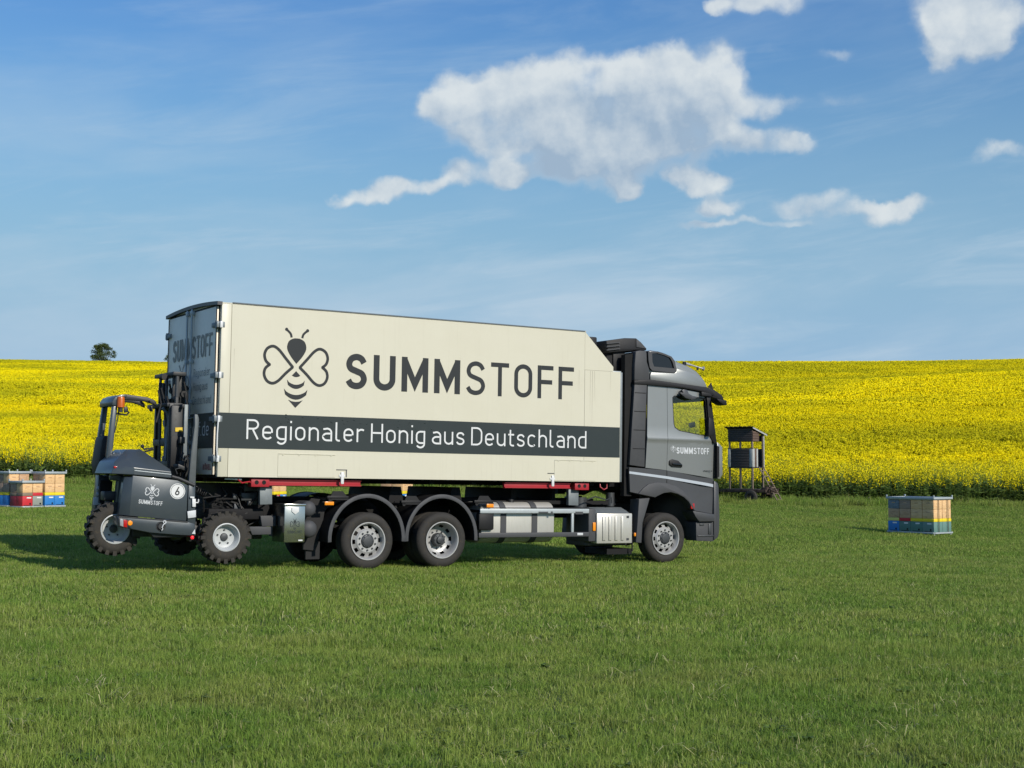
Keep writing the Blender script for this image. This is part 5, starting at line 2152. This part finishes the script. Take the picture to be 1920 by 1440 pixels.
cc = K3(2, 915, 915, FV - .06)
mb.tube([(cc[0] + .022 * math.cos(w), cc[1], cc[2] + .022 * math.sin(w)) for w in np.linspace(0, 6.28, 13)], .007, 6)
mb.build('safety_pin', 'vinyl_silver', fork)
MB().sphere(K3(2, 1213, 1082, FV), .028, (1, .6, 1), 10).build('marker_lamp', 'red_lamp_lit', fork)
MB().prism(fp(2, [(1205, 1040), (1238, 990), (1242, 1045)], FV - .02), FV - .035, FV - .024).build('reflector_triangle', 'vinyl_silver', fork)
mb = MB()
mb.tube([K3(2, 1050, 395, .3), K3(2, 1030, 345, .3), K3(2, 1080, 330, .3)], .012, 6)
mb.prism(fp(2, [(1060, 285), (1170, 330), (1160, 375), (1060, 330)], .35), .35, .6, bev=.01)
mb.build('foot_valve', 'fork_dark', fork)
# rear: driver's place
PV0, PV1 = 1.02, 1.62
for vv, pts in ((PV0, [(212, 345), (242, 350), (205, 690), (200, 770), (185, 800), (165, 790), (168, 740), (185, 560)]),):
    MB().prism(fp(1, pts, vv), vv, vv + .09, bev=.012).build('guard_post', 'fork_paint', fork)
pts = fp(1, [(150, 340), (182, 345), (160, 520), (140, 700), (130, 790), (100, 780), (110, 600)], PV1)
MB().prism(pts, PV1, PV1 + .09, bev=.012).build('guard_post', 'fork_paint', fork)
rl = fp(1, [(205, 345), (205, 318), (222, 290), (262, 274), (300, 273), (300, 290), (255, 302), (240, 318), (240, 350)], PV0)
MB().prism(rl, PV0 - .02, PV1 + .11, bev=.012).build('guard_roof', 'fork_paint', fork)
for vv in (PV0, PV1 + .02):
    bar = fp(1, [(262, 274), (300, 272), (430, 290), (478, 308), (494, 325), (494, 350), (470, 335), (420, 318), (270, 305)], PV0)
    MB().prism(bar, vv, vv + .07, bev=.012).build('guard_bar', 'fork_dark', fork)
c = K3(1, 262, 320, PV0 - .03)
bc = MB().lathe([(.0, .08), (.05, .078), (.058, .05), (.06, -.06), (.062, -.085), (0, -.085)], c, axis=(0, 0, 1), n=20).build('beacon', 'beacon_orange', fork)
MB().cyl((c[0], c[1], c[2] - .16), (c[0], c[1], c[2] - .085), .035, n=12).build('beacon_socket', 'fork_dark', bc)
mb = MB()
mb.hull([K3(1, 278, 352, PV0 - .05), K3(1, 305, 350, PV0 - .05), K3(1, 312, 385, PV0 - .05), K3(1, 282, 392, PV0 - .05), K3(1, 278, 352, PV0 + .03), K3(1, 305, 350, PV0 + .03), K3(1, 312, 385, PV0 + .03), K3(1, 282, 392, PV0 + .03)], .012)
mb.tube([K3(1, 232, 395, PV0), K3(1, 300, 405, PV0), K3(1, 316, 385, PV0)], .014, 6)
mb.tube([K3(1, 250, 345, PV0), K3(1, 248, 395, PV0)], .012, 6)
mb.tube([K3(1, 248, 395, PV0), K3(1, 240, 440, PV0), K3(1, 222, 520, PV0)], .008, 6)
mb.build('work_lamp', 'fork_dark', fork)
MB().hull([K3(1, 438, 350, PV0), K3(1, 468, 345, PV0), K3(1, 468, 385, PV0), K3(1, 445, 380, PV0), K3(1, 438, 350, PV0 + .1), K3(1, 468, 345, PV0 + .1), K3(1, 468, 385, PV0 + .1)], .01).build('work_lamp', 'fork_dark', fork)
seat_v = 1.2
mb = MB()
sb = fp(1, [(125, 560), (140, 535), (165, 540), (182, 570), (178, 640), (160, 760), (105, 790), (100, 720), (112, 640)], 1.45)
mb.prism(sb, 1.28, 1.72, bev=.03)
mb.build('seat', 'black_plastic', fork)
mb = MB()
rp = fp(1, [(104, 788), (190, 800), (180, 830), (168, 860), (150, 985), (120, 1010), (80, 1045), (80, 985), (95, 900)], 1.6)
mb.prism(rp, 1.45, 1.66, bev=.012)
mb.build('rear_plate', 'fork_paint', fork)
mb = MB()
rp2 = fp(1, [(188, 795), (275, 785), (272, 800), (240, 1000), (225, 1000), (245, 830), (190, 822)], .55)
mb.prism(rp2, .5, .58, bev=.008)
mb.build('rear_arch', 'fork_paint', fork)
MB().prism(fp(1, [(170, 825), (250, 830), (240, 980), (165, 975)], .9), 1.25, 1.32).build('engine_bay', 'hole_black', fork)
mb = MB().prism(fp(1, [(85, 935), (138, 932), (135, 980), (85, 985)], 1.44), 1.42, 1.446, bev=.003)
mb.build('rear_grille_plate', 'vinyl_silver', fork)
mb = MB()
mb.sphere(K3(1, 128, 880, 1.42), .06, (1, .6, .8), 10)
mb.sphere(K3(1, 122, 915, 1.42), .05, (1, .6, .8), 10)
mb.build('rear_lamp', 'grey_lens', fork)
mb = MB()
mb.tube([K3(1, 405, 610, 1.1), K3(1, 412, 625, 1.1), K3(1, 470, 618, 1.1)], .014, 6)
mb.tube([K3(1, 415, 640, 1.1), K3(1, 470, 628, 1.1)], .014, 6)
mb.sphere(K3(1, 402, 606, 1.1), .03, (1, 1, 1), 8)
mb.build('control_levers', 'fork_dark', fork)
MB().prism(fp(1, [(210, 650), (228, 645), (232, 680), (215, 695)], 1.0), .95, 1.0, bev=.004).build('fuel_neck', 'vinyl_silver', fork)
# mast
MV0, MV1 = .95, 1.75
mu0, mtop = S(495, 0, MV0)[0] if False else fp(1, [(560, 135)], MV0)[0]


def mast_box(name, x0, y0, x1, y1, v0, v1, m, bev=.006):
    a, b = fp(1, [(x0, y1), (x1, y0)], v0)
    return MB().box(min(a[0], b[0]), max(a[0], b[0]), v0, v1, a[1], b[1], bev).build(name, m, fork)


mast_box('mast_rail', 600, 140, 640, 800, .80, .86, 'fork_dark')
mast_box('mast_rail', 560, 330, 610, 880, .72, .78, 'fork_dark')
mast_box('mast_rail', 500, 140, 530, 760, 1.62, 1.70, 'fork_dark')
mast_box('mast_rail', 478, 340, 505, 720, 1.72, 1.80, 'fork_dark')
mast_box('mast_cross', 600, 130, 685, 150, .78, 1.75, 'fork_dark')
mast_box('mast_cross', 560, 330, 660, 350, .74, 1.78, 'fork_dark')
mast_box('mast_cross', 580, 560, 640, 600, .80, 1.70, 'fork_dark')
mast_box('mast_cross', 580, 760, 660, 840, .74, 1.78, 'fork_dark')
mast_box('mast_cover', 575, 345, 665, 800, .66, .74, 'fork_dark', .02)
MB().box(*[w for w in (fp(1, [(590, 420)], .655)[0][0], fp(1, [(645, 420)], .655)[0][0])], .652, .662, fp(1, [(600, 740)], .655)[0][1], fp(1, [(600, 540)], .655)[0][1], .004).build('mast_cover_rib', 'black_plastic', fork)
mast_box('mast_panel', 592, 150, 680, 332, 1.0, 1.03, 'fork_dark')
mast_box('mast_panel', 505, 200, 560, 330, 1.5, 1.53, 'fork_dark')
st = MB().prism(fp(1, [(612, 486), (658, 484), (658, 510), (612, 512)], .65), .644, .652)
st.build('warning_sticker', 'yellow_sticker', fork)
for (x, y0, y1, v, r) in ((608, 150, 205, .95, .020), (560, 150, 320, 1.2, .022), (625, 150, 290, .82, .026), (535, 200, 300, 1.45, .02), (518, 430, 700, 1.35, .02)):
    a, b = K3(1, x, y0, v), K3(1, x, y1, v)
    MB().cyl((a[0], v, a[2]), (a[0], v, b[2]), r, n=10).build('hydraulic_ram', 'hub_grey', fork)
mb = MB()
for (x, y) in ((545, 160), (600, 250), (660, 235), (680, 235), (670, 270), (585, 320), (625, 300)):
    v = random.uniform(.7, 1.3)
    p = K3(1, x, y, v)
    mb.cyl((p[0], v, p[2]), (p[0], v + .08, p[2]), .05, n=12)
for i in range(9):
    v = random.uniform(.7, 1.4)
    p = K3(1, random.uniform(500, 680), random.uniform(180, 300), v)
    mb.tube([p, (p[0] + .05, v, p[2] - .2), (p[0] + random.uniform(-.05, .1), v, p[2] - .5)], .016, 6)
for i in range(12):
    v = random.uniform(.5, .8)
    p = K3(1, random.uniform(660, 710), random.uniform(640, 760), v)
    mb.tube([p, (p[0] + random.uniform(-.08, .08), v, p[2] - .1), (p[0] + random.uniform(-.08, .08), v, p[2] - .25)], .016, 6)
mb.build('mast_hoses', 'cable_black', fork, kind='stuff')
mb = MB()
mb.tube([K3(1, 530, 360, .9), K3(1, 560, 390, .9), K3(1, 568, 440, .9), K3(1, 556, 560, .9), K3(1, 548, 690, .9)], .026, 8)
mb.build('tilt_pipe', 'galvanised', fork)
# fork carriage and raised forks lying against the doors
for v in (.62, .95, 1.5):
    a, b = fp(1, [(672, 690), (692, 400)], .62)
    MB().box(-.34, -.28, v, v + .13, 1.65, 2.56, .006).build('fork_tine', 'galvanised', fork)
mb = MB().box(-.42, -.34, .55, 1.95, 1.95, 2.05, .006).box(-.42, -.34, .55, 1.95, 1.55, 1.68, .006)
mb.box(-.40, -.36, .55, 1.95, 2.50, 2.56, .006)
mb.build('fork_carriage', 'fork_dark', fork)
gp = fp(1, [(738, 400), (758, 402), (766, 430), (752, 640), (742, 862), (698, 850), (716, 640), (738, 470)], FV + .03)
MB().prism(gp, FV + .03, FV + .10, bev=.006).build('load_guard', 'guard_grey', fork)
gp2 = fp(1, [(698, 850), (742, 862), (738, 1060), (700, 1050)], FV + .03)
MB().prism(gp2, FV + .03, FV + .10, bev=.006).build('load_guard_foot', 'fork_paint', fork)
# coiled cable to the lorry
mb = MB()
pa, pb = Vector(K3(1, 745, 885, .45)), Vector(K3(1, 805, 915, .45))
pts = []
for i in range(61):
    s = i / 60
    p = pa.lerp(pb, s)
    w = s * 2 * math.pi * 5
    pts.append((p.x + .012 * math.cos(w), p.y + .045 * math.sin(w), p.z + .05 * math.cos(w)))
pts.append(tuple(K3(1, 860, 935, .45)))
mb.tube(pts, .009, 5)
mb.build('coiled_cable', 'cable_black', fork)

# ================================================================== BEEHIVES
def wood(name, c0, c1):
    m, nt, b, t = principled(name)
    tc = nt.nodes.new('ShaderNodeTexCoord')
    oi = nt.nodes.new('ShaderNodeObjectInfo')
    p = t.v('ADD', tc.outputs['Object'], t.comb(oi.outputs['Random'], t.m('MULTIPLY', oi.outputs['Random'], 7.3), t.m('MULTIPLY', oi.outputs['Random'], 3.1)))
    g = t.noise(t.v('MULTIPLY', p, (2.5, 2.5, 26)), 2.0, 6, .6, dist=.6)
    c = t.mix(t.step(g, .32, .68), c0, c1)
    k = t.noise(p, 9, 3, .5)
    c = t.mix(t.m('MULTIPLY', t.step(k, .60, .72), .5), c, tuple(q * .55 for q in c0))
    t.put(b.inputs['Base Color'], c)
    b.inputs['Roughness'].default_value = .75
    return m


wood('pine_wood', (.66, .39, .17), (.80, .54, .28))
wood('grey_wood', (.27, .18, .13), (.38, .28, .20))
wood('brown_wood', (.46, .27, .14), (.58, .38, .22))
wood('blue_grey_wood', (.13, .16, .19), (.20, .24, .27))
for nm, c in (('hive_blue', (.02, .19, .52)), ('hive_green', (.085, .20, .165)), ('hive_teal', (.12, .23, .20)), ('hive_red', (.55, .02, .03)),
              ('hive_grey', (.26, .28, .24)), ('hive_dark_red', (.25, .015, .03)), ('hive_yellow', (.80, .62, .015)), ('hive_pale_yellow', (.70, .66, .16)), ('hive_brown', (.24, .18, .12))):
    mat(nm, c, .6, var=.12, scale=14, dirt=.18, dirt_col=(.16, .14, .10))
mat('lid_metal', (.44, .47, .49), .45, metal=.4, var=.15, scale=10, dirt=.15)
mat('label_white', (.75, .75, .72), .6)
mat('strap_dark', (.05, .035, .02), .8)

HB, HW = .42, .405            # footprint of one hive
LEV = dict(box=.31, rim=.095, sup=.275, lid=.06)


def hive(loc, rot, box, rim, sups, label, group):
    root = empty('beehive', loc, (0, 0, rot))
    tag(root, label, 'beehive', group)
    z = 0.0
    b = MB().box(-HW / 2 - .006, HW / 2 + .006, -HB / 2 - .006, HB / 2 + .006, z, z + LEV['box'], .006).build('brood_box', box, root)
    MB().box(-.03, .12, -HB / 2 - .011, -HB / 2 - .0055, z + .235, z + .275).build('number_label', 'label_white', b)
    MB().lathe([(0, -.004), (.03, -.004), (.03, .004)], (.09, -HB / 2 - .007, z + .07), n=12).build('entrance', 'hole_black', b)
    MB().box(-.14, .14, -HB / 2 - .012, -HB / 2 - .0055, z + .012, z + .028).build('entrance_slot', 'hole_black', b)
    z += LEV['box'] + .004
    MB().box(-HW / 2 - .008, HW / 2 + .008, -HB / 2 - .008, HB / 2 + .008, z, z + LEV['rim'], .005).build('rim', rim, root)
    z += LEV['rim'] + .004
    for s in sups:
        so = MB().box(-HW / 2, HW / 2, -HB / 2, HB / 2, z, z + LEV['sup'], .005).build('honey_super', s, root)
        MB().box(-.06, .06, -HB / 2 - .004, -HB / 2 + .002, z + .17, z + .20, .002).build('hand_grip', 'brown_wood', so)
        z += LEV['sup'] + .004
    MB().box(-HW / 2 - .012, HW / 2 + .012, -HB / 2 - .012, HB / 2 + .012, z, z + LEV['lid'], .006).build('lid', 'lid_metal', root)
    return z + LEV['lid']


def pallet(corner, e1, e2, n1, n2, specs, where, group, pl_label, fr_label, gaps=(.02, .02), entr=1, straps=True):
    """corner: nearest ground corner; e1, e2: directions of its two visible faces; specs[(i, j)] = hive"""
    c1, c2 = HW + gaps[0], HB + gaps[1]
    L1, L2 = n1 * c1 + .04, n2 * c2 + .04
    mid = corner + e1 * (L1 / 2) + e2 * (L2 / 2)
    zs = [gz(*(corner + e1 * a * L1 + e2 * b * L2)) for a in (0, 1) for b in (0, 1)]
    gbase = max(zs) - .01
    # orientation: hives face along -e2 (entr=1: seen on the e1 face) or -e1
    ex = e1
    crossz = e1.x * e2.y - e1.y * e2.x
    rot = math.atan2(e1.y, e1.x)
    if crossz < 0:
        rot = math.atan2(-e1.y, -e1.x)
    root = empty('hive_pallet', (mid.x, mid.y, gbase), (0, 0, rot))
    tag(root, pl_label, 'pallet', 'pallets under the beehives')
    for q in (-1, 1):
        MB().box(-L1 / 2, L1 / 2, q * L2 / 2 - .025, q * L2 / 2 + .025, .05, .10, .005).build('rail', 'rail_pale', root)
        MB().box(q * L1 / 2 - .025, q * L1 / 2 + .025, -L2 / 2 + .026, L2 / 2 - .026, .05, .098, .005).build('rail', 'rail_pale', root)
    for i in range(5):
        x = -L1 / 2 + .08 + (L1 - .16) * i / 4
        MB().box(x - .05, x + .05, -L2 / 2 + .027, L2 / 2 - .027, .078, .097).build('slat', 'grey_wood', root)
    for a in (-1, 1):
        for b in (-1, 1):
            MB().box(a * (L1 / 2 - .05) - .04, a * (L1 / 2 - .05) + .04, b * (L2 / 2 - .05) - .04, b * (L2 / 2 - .05) + .04, -.08, .049, .005).build('foot', 'rail_pale', root)
    top = 0
    for (i, j), sp in specs.items():
        p = corner + e1 * (.02 + (i + .5) * c1) + e2 * (.02 + (j + .5) * c2)
        hr = rot if crossz > 0 else rot
        box, rim, sups, lab = sp
        h = hive((p.x, p.y, gbase + .1), hr if entr == 1 else hr + math.pi / 2, box, rim, sups, lab, group)
        top = max(top, h)
    ft = gbase + .1 + top
    fr = empty('clamping_frame', (mid.x, mid.y, ft), (0, 0, rot))
    tag(fr, fr_label, 'frame', 'metal frames clamped over the beehives')
    for q in (-1, 1):
        MB().box(-L1 / 2 - .02, L1 / 2 + .02, q * L2 / 2 - .02, q * L2 / 2 + .02, -.035, .03, .004).build('frame_bar', 'rail_pale', fr)
        MB().box(q * L1 / 2 - .02, q * L1 / 2 + .02, -L2 / 2 + .021, L2 / 2 - .021, -.034, .028, .004).build('frame_bar', 'rail_pale', fr)
        for b in (-1, 1):
            MB().box(q * L1 / 2 - .02, q * L1 / 2 + .02, b * L2 / 2 - .02, b * L2 / 2 + .02, .031, .085, .004).build('corner_peg', 'rail_pale', fr)
    if straps:
        for q in (-1, 1):
            for f in (-.25, .25):
                MB().box(q * (L1 / 2 + .012) - .004, q * (L1 / 2 + .012) + .004, f * L2 - .012, f * L2 + .012, -top - .03, -.036).build('strap', 'strap_dark', fr)
    return root


def ground_at(px_, depth):
    p = at_depth(px_, 900, depth)
    return Vector((p.x, p.y))


GR = 'beehives on the pallet ahead of the lorry'
P0 = ground_at(1750, 43.0)
eL, eR = Vector((-.61, .792)), Vector((.792, .61))
dk = ['hive_teal', 'hive_green', 'hive_green', 'hive_blue']
rm = ['hive_yellow', 'hive_yellow', 'hive_red', 'hive_pale_yellow']
sp_ = [['pine_wood', 'pine_wood'], ['pine_wood', 'pine_wood'], ['brown_wood', 'grey_wood'], ['brown_wood', 'blue_grey_wood']]
lab = ['teal beehive with yellow rim and pale supers at the sunlit corner of the eight-hive pallet',
       'dark green beehive with yellow rim and pale supers, second from the sunlit corner',
       'dark green beehive with red rim and brown supers, eight-hive pallet',
       'blue beehive with pale yellow rim and blue-grey top super, eight-hive pallet']
specs = {}
for i in range(4):
    specs[(i, 0)] = (dk[i], rm[i], sp_[i], lab[i])
specs[(0, 1)] = ('hive_teal', 'hive_yellow', ['pine_wood', 'pine_wood'], 'teal beehive with orange-tinged supers at the back of the sunlit end, eight-hive pallet')
for i in (1, 2, 3):
    specs[(i, 1)] = (['hive_green', 'hive_blue', 'hive_green'][i - 1], 'hive_yellow', ['pine_wood', 'brown_wood'],
                     ['green beehive in the back row behind the dark green one with yellow rim', 'blue beehive in the back row behind the one with a red rim', 'green beehive in the back row behind the blue one'][i - 1])
pallet(P0, eL, eR, 4, 2, specs, 'right', GR, 'pale metal pallet under the eight beehives ahead of the lorry', 'pale metal frame with pegs over the eight beehives ahead of the lorry')

GL = 'beehives beyond the forklift'
P1 = ground_at(42.5, 43.8)
e1, e2 = Vector((.63, .777)), Vector((-.777, .63))
HW, HB = .335, .335
pallet(P1, e1, e2, 2, 2, {
    (0, 0): ('hive_red', 'hive_brown', ['pine_wood'], 'low bright red beehive with one pale super beyond the forklift'),
    (1, 0): ('hive_grey', 'hive_red', ['pine_wood'], 'low grey beehive with red rim and one super beyond the forklift'),
    (0, 1): ('hive_dark_red', 'hive_brown', ['grey_wood'], 'low dark red beehive behind the bright red one'),
    (1, 1): ('hive_dark_red', 'hive_brown', ['grey_wood'], 'low dark red beehive behind the grey one')}, 'left', GL,
    'pale pallet under the four low red and grey beehives', 'pale frame over the four low red and grey beehives', straps=False)
P2 = P1 + e1 * .80 + e2 * .03
pallet(P2, e1, e2, 2, 2, {
    (0, 0): ('hive_blue', 'hive_yellow', ['pine_wood', 'pine_wood'], 'tall blue beehive with yellow rim beside the grey beehive'),
    (1, 0): ('hive_blue', 'hive_yellow', ['pine_wood', 'pine_wood'], 'tall blue beehive with yellow rim at the forklift end of its row'),
    (0, 1): ('hive_blue', 'hive_yellow', ['grey_wood', 'brown_wood'], 'tall blue beehive with weathered supers behind the pale ones'),
    (1, 1): ('hive_blue', 'hive_yellow', ['pine_wood', 'pine_wood'], 'tall blue beehive hidden behind the forklift-end hive')}, 'left', GL,
    'pale pallet under the four tall blue beehives nearest the forklift', 'white frame with pegs over the four tall blue beehives nearest the forklift', straps=False)
P3 = P1 + e2 * .80 + e1 * .02
pallet(P3, e1, e2, 2, 2, {
    (0, 0): ('hive_blue', 'hive_yellow', ['grey_wood', 'pine_wood'], 'tall blue beehive behind the dark red ones, one pale super'),
    (1, 0): ('hive_blue', 'hive_yellow', ['brown_wood', 'brown_wood'], 'tall blue beehive with brown supers behind the low dark red ones'),
    (0, 1): ('hive_blue', 'hive_yellow', ['grey_wood', 'grey_wood'], 'tall blue beehive with grey weathered supers at the far end of the group'),
    (1, 1): ('hive_blue', 'hive_yellow', ['grey_wood', 'grey_wood'], 'tall blue beehive with grey supers at the back by the rape')}, 'left', GL,
    'pale pallet under the weathered blue beehives by the rape', 'dark lit frame over the weathered blue beehives by the rape', straps=False)
HW, HB = .40, .40
f1, f2 = Vector((.349, .937)), Vector((-.937, .349))
for k, (pxx, dep, lb) in enumerate(((514, 46.0, 'behind the tool box'), (756, 47.5, 'behind the rear wheels'))):
    Pk = ground_at(pxx, dep)
    pallet(Pk, f1, f2, 2, 2, {
        (0, 0): ('hive_red' if k == 0 else 'hive_blue', 'hive_yellow', ['pine_wood', 'pine_wood'], 'front pale-wood beehive seen under the box body ' + lb),
        (1, 0): ('hive_blue', 'hive_yellow', ['pine_wood', 'pine_wood'], 'second pale-wood beehive seen under the box body ' + lb),
        (0, 1): ('hive_blue', 'hive_yellow', ['brown_wood', 'brown_wood'], 'shaded brown beehive seen under the box body ' + lb),
        (1, 1): ('hive_blue', 'hive_yellow', ['brown_wood', 'grey_wood'], 'rearmost shaded beehive under the box body ' + lb)}, 'mid', 'beehives seen under the lorry',
        'pallet of beehives on the grass ' + lb, 'frame over the beehives standing ' + lb, straps=False)

# ================================================================== HUNTING STAND ON A TRAILER
wood('stand_dark', (.030, .026, .026), (.050, .042, .040))
wood('stand_brown', (.085, .052, .040), (.13, .085, .062))
wood('stand_pale', (.33, .34, .33), (.45, .45, .42))
wood('stand_post', (.16, .12, .09), (.25, .19, .14))
mat('rusty_iron', (.045, .030, .022), .85, var=.4, scale=9, dirt=.6, dirt_col=(.12, .05, .025))
mat('roof_felt', (.045, .042, .045), .8, var=.2, scale=9, dirt=.3)
sc_ = at_depth(1411.5, 900, 60.0)
base_z = gz(sc_.x, sc_.y)
sa = Vector((-.75, .66))          # front runs to the left and away
srot = math.atan2(-sa.y, -sa.x)    # local x: along the front to the right; local y: away along the lit side
stand = empty('hunting_stand', (sc_.x, sc_.y, base_z), (0, 0, srot))
tag(stand, 'dark wooden hunting stand on tall posts at the edge of the rape', 'hunting stand')
LW, LD = 1.20, .92                 # front length, depth; local origin = near corner
zd, zf, zs_, zo, zt = .62, 1.55, 2.36, 2.64, 3.22
for (x, y) in ((-LW + .04, .04), (-.04, .04), (-.62, .04), (-LW + .04, LD - .04), (-.04, LD - .04)):
    hi = zt - .02 - y * .28
    MB().box(x - .035, x + .035, y - .035, y + .035, zd, hi, .005).build('post', 'stand_post', stand)
# boards on the front
def boards(n, x0, x1, z0, z1, face, material):
    step = (z1 - z0) / n
    for i in range(n):
        a, b = z0 + i * step + .006, z0 + (i + 1) * step - .004
        j = random.uniform(-.004, .004)
        m = MB()
        if face == 'front':
            m.box(x0, x1, -.022 + j, -.002 + j, a, b, .003)
        elif face == 'back':
            m.box(x0, x1, LD + .002, LD + .022, a, b, .003)
        elif face == 'side':
            m.box(.002 + j, .022 + j, x0, x1, a, b, .003)
        else:
            m.box(-LW - .022, -LW - .002, x0, x1, a, b, .003)
        m.build('board', material, stand)


boards(7, -LW + .12, -.14, zf, zs_ - .03, 'front', 'stand_dark')
boards(6, -LW - .01, 0.0, zo, zt - .03, 'front', 'stand_dark')
for (x0, x1) in ((-LW - .01, -LW + .12), (-.14, .01)):
    MB().box(x0, x1, -.026, -.003, zf, zs_ - .03, .003).build('board', 'stand_pale', stand)
MB().box(-LW - .03, .03, -.03, .05, zs_ - .03, zs_, .003).build('sill', 'stand_dark', stand)
boards(7, -LW, 0.0, zf, zs_ - .03, 'back', 'stand_dark') if False else None
boards(4, .0, .50, zo, zt - .14, 'side', 'stand_brown')
for (a, b, m_) in ((.0, .14, 'stand_pale'), (.15, .28, 'stand_brown'), (.29, .40, 'stand_pale')):
    MB().box(.002, .022, a, b, zf, zs_ - .03, .003).build('board', m_, stand)
boards(3, .0, LD, zo, zt - .30, 'far', 'stand_brown')
boards(5, .0, LD, zf, zs_ - .03, 'far', 'stand_brown')
boards(3, -LW, 0, zo, zt - .35, 'back', 'stand_brown')
boards(5, -LW, -.0, zf, zs_ - .03, 'back', 'stand_brown')
MB().box(.0, .024, .86, LD, zf, zt - .26, .003).build('board', 'stand_pale', stand)
MB().box(-LW, 0, .0, LD, zf - .05, zf, .004).build('floor', 'stand_dark', stand)
for (a, b) in ((zf, zs_ - .035), (zo, zt - .06)):
    MB().box(-LW + .01, -.01, .0, .012, a, b).build('lining', 'stand_dark', stand)
    MB().box(-LW + .01, -.01, LD - .014, LD - .002, a, b - .25 * (a > 2.5)).build('lining', 'stand_dark', stand)
    MB().box(-LW + .0, -LW + .012, .02, LD - .02, a, b - .25 * (a > 2.5)).build('lining', 'stand_dark', stand)
mb = MB()
zr = lambda y: zt + .02 - y * .27
n = 24
for i in range(n):
    x0 = -LW - .12 + (LW + .22) * i / n
    x1 = -LW - .12 + (LW + .22) * (i + 1) / n
    d0, d1 = (.018 if i % 4 in (1, 2) else 0), (.018 if (i + 1) % 4 in (1, 2) else 0)
    mb.hull([(x0, -.12, zr(-.12) + d0), (x1, -.12, zr(-.12) + d1), (x0, LD + .12, zr(LD + .12) + d0), (x1, LD + .12, zr(LD + .12) + d1),
             (x0, -.12, zr(-.12) + d0 - .02), (x1, -.12, zr(-.12) + d1 - .02), (x0, LD + .12, zr(LD + .12) + d0 - .02), (x1, LD + .12, zr(LD + .12) + d1 - .02)])
mb.build('roof', 'roof_felt', stand)
MB().hull([(.10, -.10, zr(-.1) - .02), (.10, LD + .12, zr(LD + .12) - .02), (.10, -.1, zr(-.1) - .08), (.10, LD + .12, zr(LD + .12) - .08),
           (.075, -.10, zr(-.1) - .02), (.075, LD + .12, zr(LD + .12) - .02), (.075, -.1, zr(-.1) - .08), (.075, LD + .12, zr(LD + .12) - .08)]).build('roof_edge_board', 'stand_pale', stand)
lad = empty('ladder')
lad.parent = stand
for y in (.42, .80):
    MB().cyl((.05, y, zf), (1.05, y - .02, -.04), .022, n=8).build('rail', 'stand_post', lad)
for i in range(6):
    s = (i + .6) / 6.4
    MB().cyl((.05 + 1.0 * s, .42, zf * (1 - s)), (.05 + 1.0 * s, .79, zf * (1 - s)), .016, n=6).build('rung', 'stand_post', lad)

tr = empty('trailer', (sc_.x, sc_.y, base_z), (0, 0, srot))
tag(tr, 'low rusty two-wheeled trailer carrying the hunting stand', 'trailer')
mb = MB()
for y in (-.05, LD):
    mb.box(-1.75, .65, y, y + .08, .48, .60, .006)
for x in np.linspace(-1.7, .55, 7):
    mb.box(x, x + .07, -.05, LD + .08, .50, .595)
mb.build('frame', 'rusty_iron', tr)
for i in range(5):
    MB().box(-1.5, .3, -.04 + i * .21, .15 + i * .21, .598, .618, .003).build('deck_board', 'stand_dark', tr)
mb = MB()
mb.hull([(-1.7, .05, .52), (-1.7, LD - .02, .52), (-2.9, LD / 2 - .04, .50), (-2.9, LD / 2 + .04, .50), (-1.7, .05, .58), (-1.7, LD - .02, .58), (-2.9, LD / 2 - .04, .56), (-2.9, LD / 2 + .04, .56)])
mb.build('drawbar', 'rusty_iron', tr)
MB().cyl((.02, -.22, .28), (.02, LD + .25, .28), .035, n=10).build('axle', 'rusty_iron', tr)
for y in (-.28, LD + .14):
    w = empty('wheel')
    w.parent = tr
    w.location = (.02, y, .28)
    MB().lathe([(.15, .0), (.22, -.01), (.285, .02), (.30, .06), (.30, .11), (.285, .15), (.15, .17)], (0, 0, 0), n=28).build('tyre', 'rubber_muddy', w)
    MB().lathe([(.155, .01), (.13, .05), (.05, .03), (0, .02)], (0, 0, 0), n=24).build('rim', 'rusty_iron', w)
mb = MB()
mb.box(.35, .62, .1, .7, .40, .70, .01)
for i in range(7):
    mb.tube([(.3 + .06 * i, random.uniform(0, .8), .62), (.4 + .08 * i, random.uniform(0, .8), random.uniform(.5, .85)), (.75, random.uniform(0, .8), random.uniform(.3, .6))], .02, 5)
mb.build('scrap_load', 'rusty_iron', tr, kind='stuff')
